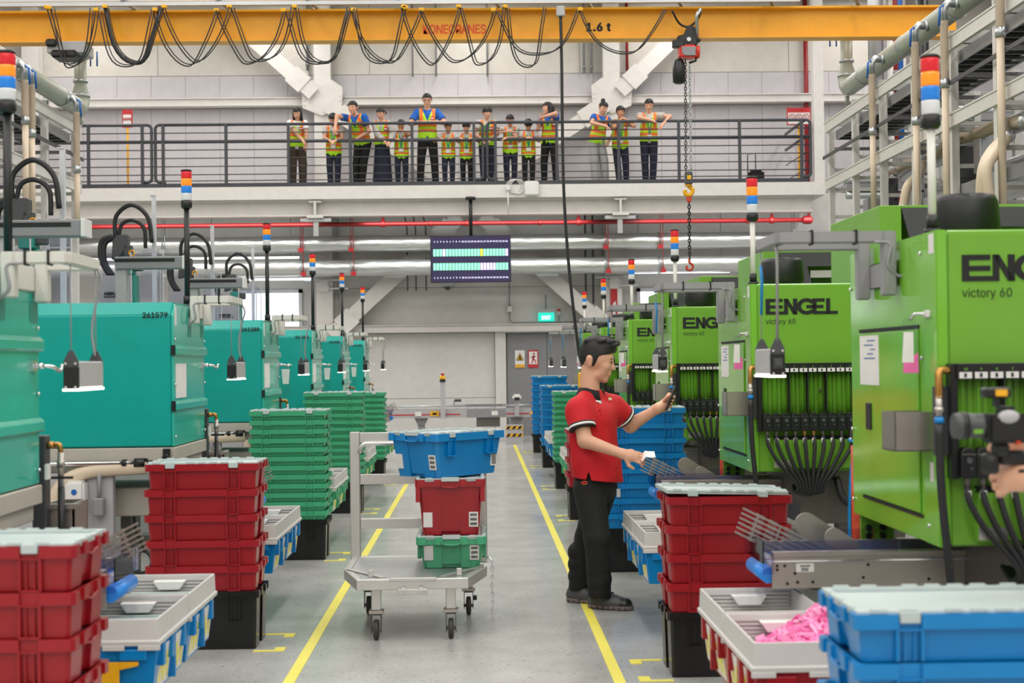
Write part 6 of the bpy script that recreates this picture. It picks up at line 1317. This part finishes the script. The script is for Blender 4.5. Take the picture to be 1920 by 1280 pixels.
    # trousers
    TP = [cap(pel+np.array([0, 0, -.02]), pel+np.array([0, 0, .02]), .112, .112, r, 1.3), cap((legs[0][0]+legs[1][0])/2, pel, .10, .11), cap(pel, pel+(belly-pel)*.55, .121, .118, r, 1.35, (((0, 0, pel[2]+.075), (0, 0, 1)),))]
    for i, (hp, kn, an) in enumerate(legs):
        TP += [cap(hp, kn, .098, .080), cap(kn, an+np.array([0, 0, .0]), .080, .070)]
        for k in range(3): z_ = .10+.075*k; TP.append(cap(an+np.array([-.008, -.010, z_-.03]), an+np.array([.012, -.012, z_-.012]), .066, .064, bl=.008))
    vmesh('trousers', sdf(TP, .0060, .02, .0, (lambda X, Y, Z: .075-Z,)), 'black_cloth', t)
    tg = Q(1158, 918, 9.06); MB().box(tg[0]-.012, tg[0]+.016, tg[1]-.05, tg[1]-.044, tg[2]-.06, tg[2]+.05).build('badge', 'clear_bag', t); MB().box(tg[0]-.01, tg[0]+.012, tg[1]-.049, tg[1]-.045, tg[2]-.04, tg[2]+.01).build('badge_card', 'paper', t)
    lp = Q(1094, 903, 9.04); MB().tube([tuple(lp+np.array([.016*math.cos(k*PI/5), -.075, .008*math.sin(k*PI/5)])) for k in range(10)], .004, 5, True).build('belt_loop_tag', 'orange_red', t)
    # shoes
    for i, (he, to, lab) in enumerate(((atz(1106, 1139, .0), atz(1188, 1144, .0), ''), (atz(1066, 1127, 0), atz(1147, 1134, 0), ''))):
        he, to = np.array(he), np.array(to); d = (to-he)/np.linalg.norm(to-he); L = np.linalg.norm(to-he); sd = np.array([-d[1], d[0], 0]); up_ = np.array([0, 0, 1.])
        up0 = [cap(he+d*.03+up_*.045, he+d*.12+up_*.045, .042, .044), cap(he+d*.12+up_*.042, to-d*.05+up_*.030, .048, .042, sd, 1.12), cap(he+d*.045+up_*.08, he+d*.085+up_*.075, .040, .042), cap(he+d*.10+up_*.075, he+d*.17+up_*.05, .034, .034)]
        fl = lambda X, Y, Z: .024-Z
        sh = vmesh('shoe', sdf(up0, .0048, .02, 0, (fl,)), ['shoe_grey', 'dark_grey', 'black_plastic'], t, lambda c_: np.where(((c_-he)@d) > L*.74, 2, np.where(((c_-he)@d) > L*.42, 1, 0)))
        so = [cap(he+d*.035+up_*.015, he+d*.14+up_*.015, .046, .046, sd, 1.0), cap(he+d*.14+up_*.015, to-d*.048+up_*.015, .048, .046, sd, 1.08)]
        vmesh('sole', sdf(so, .0048, .01, 0, (lambda X, Y, Z: Z-.027, lambda X, Y, Z: .002-Z)), 'sole_grey', sh)
        for k in range(4): p = he+d*(.125+.02*k)+up_*(.108-.013*k); MB().tube([tuple(p-sd*.03), tuple(p+up_*.006), tuple(p+sd*.03)], .004, 5).build('lace', 'ink', sh)
        for k in range(7): p = he+d*(.03+.036*k); MB().bar(tuple(p-sd*.0515+up_*.004), tuple(p-sd*.0515+up_*.022), .004, .004, (1, 0, 0)).build('sole_groove', 'ink', sh)
    # phone and paper are held things
    a, b = Q(1266, 724, 9.33), Q(1248, 769, 9.33); ph = thing('phone', 'black phone seen edge on, held up in the man\'s left hand', 'phone', tuple((a+b)/2))
    MB().bar(tuple(a), tuple(b), .075, .010, (1, 0, .35)).build('phone_body', 'black_plastic', ph, .002); n_ = Vector((-.93, 0, -.36)); o_ = n_*.0058
    MB().bar(tuple(Vector(a)+o_-(Vector(a)-Vector(b))*.04), tuple(Vector(b)+o_+(Vector(a)-Vector(b))*.04), .068, .001, (1, 0, .35)).build('screen', 'screen_bg', ph)
    pts = [Q(1203, 861, 8.885), Q(1210, 852, 8.88), Q(1218, 853, 8.88), Q(1228, 853, 8.88)]; m = MB(); rg = []
    for k, p in enumerate(pts): rg.append([tuple(p+np.array([0, -.03, -.012])), tuple(p+np.array([0, .03, .02])), tuple(p+np.array([0, .03, .0212])), tuple(p+np.array([0, -.03, -.0108]))])
    pa = m.loft(rg).build('paper_slip', 'paper'); tag(pa, 'white paper slip curling from the man\'s right hand', 'paper')
    return t
worker()
# ---------------------------------------------------------------- person with a film camera at the right edge
def camera_person():
    Q = lambda px, py, Y: np.array(at(px, py, Y)); Y = 3.75; t = thing('person', 'person cut off by the right photo edge, hand holding a film camera', 'person', (1.85, 4.25, 0))
    hc = np.array([1.88, 4.25, 1.60]); RH = rot(-65, 5); sh = [np.array([1.80, 4.05, 1.38]), np.array([1.82, 4.45, 1.38])]; hip = np.array([1.88, 4.25, .9])
    w0 = Q(1950, 885, Y); w1 = Q(1945, 815, Y+.12); e0, e1 = np.array([1.72, 3.92, 1.10]), np.array([1.72, 4.28, 1.12])
    torso = [cap(hip, hip+np.array([0, 0, .22]), .12, .12, (0, 1, 0), 1.4), cap(hip+np.array([0, 0, .22]), np.array([1.84, 4.25, 1.30]), .12, .11, (0, 1, 0), 1.5)]
    P_ = head_prims(hc, RH, 1.0)+[cap(hc+np.array([.02, 0, -.06]), np.array([1.85, 4.25, 1.4]), .05, .06)]+torso
    for k, (s_, e, w) in enumerate(((sh[0], e0, w0), (sh[1], e1, w1))): P_ += [cap(s_, e, .05, .043), cap(e, w, .043, .03)]+hand_prims(w, Q(1900, 893 if k == 0 else 830, Y+.02+.1*k)-w, np.array([.25, -.9, .35]), 1.05, 1.05, 1, 1)
    lg = [(hip+np.array([0, -.09, 0]), np.array([1.86, 4.12, .05])), (hip+np.array([0, .09, 0]), np.array([1.90, 4.40, .05]))]
    for a, b in lg: P_.append(cap(a, b, .07, .04))
    vmesh('body', sdf(P_, .0058, .016), 'skin', t); face_parts(hc, RH, 1.0, t); hair(hc, RH, 1.0, 'short', t, .01)
    S_ = torso+[cap(sh[0], sh[1], .07)]+[cap(s_, s_+(e-s_)*.7, .06) for s_, e in ((sh[0], e0), (sh[1], e1))]; vmesh('shirt', sdf(S_, .011, .02, .012), 'black_cloth', t)
    vmesh('trousers', sdf([cap(hip, hip+np.array([0, 0, .02]), .12, .12, (0, 1, 0), 1.3)]+[cap(a, b, .09, .065) for a, b in lg], .011, .02, .004, (lambda X, Y_, Z: .06-Z,)), 'navy', t)
    for a, b in lg: vmesh('shoe', sdf([cap(b+np.array([.02, 0, -.005]), b+np.array([-.17, -.02, -.015]), .045, .035, None, 1, (((0, 0, .003), (0, 0, -1)),))], .009, .01), 'black_plastic', t)
    c = Q(1872, 800, Y); k = thing('film_camera', 'blurred black film camera with top light held at the right photo edge', 'camera', tuple(c)); X, Yy, Z = c; n0 = len(KIDS.get(k.name, []))
    MB().box(X-.05, X+.09, Yy-.05, Yy+.05, Z-.055, Z+.045).box(X-.01, X+.06, Yy-.04, Yy+.04, Z+.045, Z+.07).build('camera_body', 'black_plastic', k, .012, 2)
    MB().lathe([(.042, 0), (.046, .03), (.04, .09), (.043, .1)], 18, (X-.155, Yy, Z+.005), 'x').build('lens', 'dark_grey', k); MB().lathe([(.047, 0), (.047, .02)], 18, (X-.13, Yy, Z+.005), 'x').build('focus_ring', 'black_plastic', k)
    MB().box(X-.055, X+.035, Yy-.035, Yy+.02, Z+.10, Z+.135).build('top_light', 'black_plastic', k, .006); MB().box(X-.02, X+.02, Yy-.038, Yy-.034, Z+.106, Z+.128).build('light_label', 'hazard_yellow', k); MB().box(X-.02, X+.0, Yy-.02, Yy+.0, Z+.07, Z+.10).build('shoe_mount', 'black_plastic', k)
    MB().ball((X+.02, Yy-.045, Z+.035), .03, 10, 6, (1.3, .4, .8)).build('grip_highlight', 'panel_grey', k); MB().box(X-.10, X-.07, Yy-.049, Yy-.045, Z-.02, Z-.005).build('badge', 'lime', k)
    MB().box(X-.02, X+.03, Yy-.03, Yy+.03, Z-.10, Z-.055).box(X+.0, X+.10, Yy-.02, Yy+.02, Z-.13, Z-.08).cyl((X-.03, Yy+.0, Z-.16), .03, .07, 12).build('handle_rig', 'black_plastic', k, .008); MB().box(X+.045, X+.06, Yy-.045, Yy-.03, Z-.06, Z-.045).build('switch', 'orange_red', k)
    MB().tube([tuple(v) for v in bez([(X+.09, Yy-.03, Z+.01), (X+.16, Yy-.05, Z-.05), (X+.14, Yy-.04, Z-.14), (X+.06, Yy-.02, Z-.15)], 6)], .006, 6).build('cable', 'ink', k)
    for o in KIDS[k.name]: o.data.transform(Matrix.Translation(c) @ Matrix.Diagonal((.74, .74, .74, 1)) @ Matrix.Translation(-Vector(c)))
camera_person()
# ---------------------------------------------------------------- trolley with three totes
ZD = .338
def trolley():
    C_ = [tuple(atz(*p, ZD))[:2] for p in ((662, 1042), (645, 1067), (668, 1087), (878, 1083), (913, 1061), (898, 1038))]
    t = thing('trolley', 'aluminium platform trolley with handle frame in the aisle', 'trolley', (-.37, 8.6, 0))
    m = MB(); cx = sum(c[0] for c in C_)/6; cy_ = sum(c[1] for c in C_)/6
    def ringp(k, z): return [(cx+(x-cx)*k, cy_+(y-cy_)*k, z) for x, y in C_]
    m.loft([ringp(1, ZD-.058), ringp(1, ZD), ringp(.90, ZD), ringp(.90, ZD-.012)], True, True); m.build('deck_frame', 'aluminium', t, .003)
    MB().loft([ringp(.895, ZD-.011), ringp(.895, ZD-.002)]).build('deck_plate', 'galvanised', t)
    fx = lambda px, py=1085: atz(px, py, ZD)
    a, b = fx(730), fx(818); MB().box(a.x, b.x, a.y-.02, a.y+.02, ZD-.012, ZD+.006).build('front_lip', 'aluminium', t, .002); a, b = fx(746), fx(801); MB().box(a.x, b.x, a.y-.022, a.y-.002, ZD-.085, ZD-.055).build('front_tab', 'aluminium', t, .002)
    for px in (757, 790): c = fx(px); MB().cyl((c.x, c.y-.03, ZD-.05), .012, .012, 10, 'y').build('rivet', 'chrome', t)
    for (x0, y0, x1, y1) in (((C_[1][0]+.03), C_[1][1]-.03, C_[2][0]+.14, C_[2][1]+.06), (C_[4][0]-.03, C_[4][1]-.03, C_[3][0]-.14, C_[3][1]+.06)): MB().bar((x0, y0, ZD+.004), (x1, y1, ZD+.002), .030, .006).build('corner_brace', 'aluminium', t)
    for x, y in ((C_[2][0]+.07, C_[2][1]+.10), (C_[3][0]-.05, C_[3][1]+.10)): MB().bar((x, y, ZD), (x, y, ZD+.04), .010, .028, (1, 0, 0)).build('corner_stop', 'aluminium', t, .002)
    # four legs with swivel castors
    for (px, py, tp) in ((706, 1199, 1104), (846, 1196, 1103), (692, 1151, 1100), (879, 1152, 1096)):
        g = atz(px, py, 0); zt = .16; ang = rnd.uniform(-.3, .3)
        MB().box(g.x-.027, g.x+.027, g.y-.0+.02-.027, g.y+.02+.027, zt, ZD-.05).build('leg', 'aluminium', t, .004)
        MB().box(g.x-.04, g.x+.04, g.y-.02, g.y+.06, zt-.018, zt).build('castor_plate', 'steel', t, .002)
        k = MB()
        for s_ in (-1, 1): k.prism([(g.y-.015, zt-.018), (g.y+.05, zt-.018), (g.y+.015, .035), (g.y-.012, .035)], g.x+s_*.024, g.x+s_*.028, 'yz')
        k.box(g.x-.028, g.x+.028, g.y-.015, g.y+.05, zt-.026, zt-.018); c_ = k.build('castor_fork', 'dark_grey', t)
        MB().lathe([(.022, -.016), (.05, -.014), (.055, -.007), (.055, .007), (.05, .014), (.022, .016)], 20, (g.x, g.y, .0555), 'x').build('castor_wheel', 'rubber', t)
        MB().cyl((g.x-.03, g.y, .0555), .010, .06, 10, 'x').build('axle', 'steel', t)
        if px > 800 and py < 1180: MB().box(g.x+.028, g.x+.05, g.y-.03, g.y+.02, .09, .115).build('brake_pedal', 'black_plastic', t, .003)
    # handle frame at the back
    yb = C_[0][1]-.03; xl = at(666, 900, yb).x; xr_ = at(903, 900, yb).x; zt = at(700, 809, yb).z; w = .030
    for x in (xl, xr_): MB().box(x-w, x+w, yb-.02, yb+.02, ZD-.05, zt).build('handle_post', 'aluminium', t, .004)
    for py, nm in ((820, 'top_rail'), (898, 'middle_rail'), (981, 'lower_rail')): z = at(700, py, yb).z; MB().box(xl+w, xr_-w, yb-.018, yb+.018, z-.031, z+.031).build(nm, 'aluminium', t, .004)
    z = at(700, 831, yb-.05).z; MB().tube([(xl+w, yb-.02, z-.05)]+arc((xl+w+.05, yb-.05, z-.045), .045, PI, PI/2, 5)+[(xr_-w-.05, yb-.05, z)]+arc((xr_-w-.05, yb-.05, z-.045), .045, PI/2, 0, 5)+[(xr_-w, yb-.02, z-.05)], .014, 10).build('grip_tube', 'aluminium', t)
    hx, hy_ = C_[4][0]+.012, C_[4][1]+.02; MB().tube(bez([(hx-.02, hy_, ZD+.02), (hx, hy_, ZD+.05), (hx+.02, hy_-.01, ZD+.02)], 4), .006, 6).box(hx-.05, hx, hy_-.02, hy_+.02, ZD, ZD+.02).build('chain_hook', 'chrome', t)
    mm = MB(); n = 14
    for k in range(n):
        c = (hx+.018+.002*math.sin(k), hy_-.01, ZD+.02-(k+.5)*.0245); mm.tube([(c[0]+(.008*math.cos(j*PI/4) if k % 2 else 0), c[1]+(0 if k % 2 else .008*math.cos(j*PI/4)), c[2]+.016*math.sin(j*PI/4)) for j in range(8)], .0022, 4, True)
    mm.build('chain', 'chrome', t)
    return t
trolley()
def tote(h, col, loc, rz, label, lid=True):
    """deep tote, long axis along local x; the end with two stickers faces local -x"""
    t = thing('tote', label, 'tote', (0, 0, 0), 'totes on the trolley'); lx, ly = .3, .2
    rim = .042; m = MB(); Z = lambda o, z: [(x, y, z) for x, y in o]
    b0 = outl(lx-.05, ly-.042, 0, 0, .022, .02); b1 = outl(lx-.020, ly-.018, 0, 0, .020, .014); r0 = outl(lx, ly, .011, .012, .006, .015); r1 = outl(lx-.016, ly-.016, 0, 0, 0, .012); fl = outl(lx-.055, ly-.047, 0, 0, 0, .012)
    m.loft([Z(b0, 0), Z(b1, h-rim), Z(r0, h-rim), Z(r0, h), Z(r1, h), Z(fl, .02)]); m.build('tote_body', col, t, .002)
    for xm in (-.167, .167):
        for s_ in (-1, 1):
            for dx in (-.030, .030): MB().box(xm+dx-.003, xm+dx+.003, s_*(ly-.024), s_*(ly-.004), h-rim-.085, h-rim).build('rib', col, t)
            MB().box(xm-.033, xm+.033, s_*(ly-.026), s_*(ly-.005), h-rim-.088, h-rim-.082).build('rib', col, t)
    for s_ in (-1, 1):
        for q in (-1, 1):
            if h > .3: MB().box(s_*(lx-.10), s_*(lx-.004), q*(ly-.030), q*(ly-.003), h-rim-.085, h-rim).build('corner_skirt', col, t)
        MB().tube(bez([(s_*(lx+.001), -.055, h-.012), (s_*(lx+.004), -.045, h-rim+.004), (s_*(lx+.004), 0, h-rim-.002), (s_*(lx+.004), .045, h-rim+.004), (s_*(lx+.001), .055, h-.012)], 4), .005, 6).build('handle_lip', col, t)
    zs = .045; ins = .05-(.030*(zs/(h-rim)))
    def stick(y, bar):
        e = lx-.050+.030*(zs+.01)/(h-rim); e2 = lx-.050+.030*(zs+.09)/(h-rim); d = .0015
        MB().hexa([(-e-d-.001, y-.026, zs), (-e, y-.026, zs), (-e, y+.026, zs), (-e-d-.001, y+.026, zs), (-e2-d-.002, y-.026, zs+.085), (-e2, y-.026, zs+.085), (-e2, y+.026, zs+.085), (-e2-d-.002, y+.026, zs+.085)]).build('sticker', 'label_white', t)
        if bar:
            mm = MB()
            for g_ in range(3):
                for q in range(4): z0 = zs+.010+g_*.026+q*.004; ee = lx-.050+.030*(z0+.008)/(h-rim)+.0032; mm.box(-ee-.001, -ee, y-.019, y+.019, z0, z0+.0022)
            mm.build('barcode', 'ink', t)
    stick(.130, False); stick(-.130, True)
    if h < .3 and h > .2:
        for x_ in (.22,):
            e = ly-.042+.024*.06/(h-rim); MB().box(x_-.025, x_+.025, -e-.006, -e, zs, zs+.08).build('sticker', 'label_white', t); mm = MB()
            for q in range(9): mm.box(x_-.018, x_+.018, -e-.0075, -e-.005, zs+.01+q*.007, zs+.0135+q*.007)
            mm.build('barcode', 'ink', t)
    if lid:
        o = link('lid', LIDM, t); o.location = (0, 0, h-.012); o['label'] = 'pale grey lid'
        MB().box(-.304, -.27, -.05, .05, h-.010, h+.012).build('lid_tab', 'lid_grey', t)
    t.location = loc; t.rotation_euler = (0, 0, rz); return t
zt = ZD+.001
tote(.178, 'crate_green', (-.165, 8.78, zt), PI/2, 'green tote with barcode sticker, lowest on the trolley'); zt += .178+.008
tote(.318, 'crate_red', (-.168, 8.79, zt), PI/2, 'tall red tote, middle one on the trolley'); zt += .318+.008
tote(.250, 'crate_blue', (-.19, 8.80, zt), math.radians(48.5), 'blue tote set askew on top of the trolley stack')
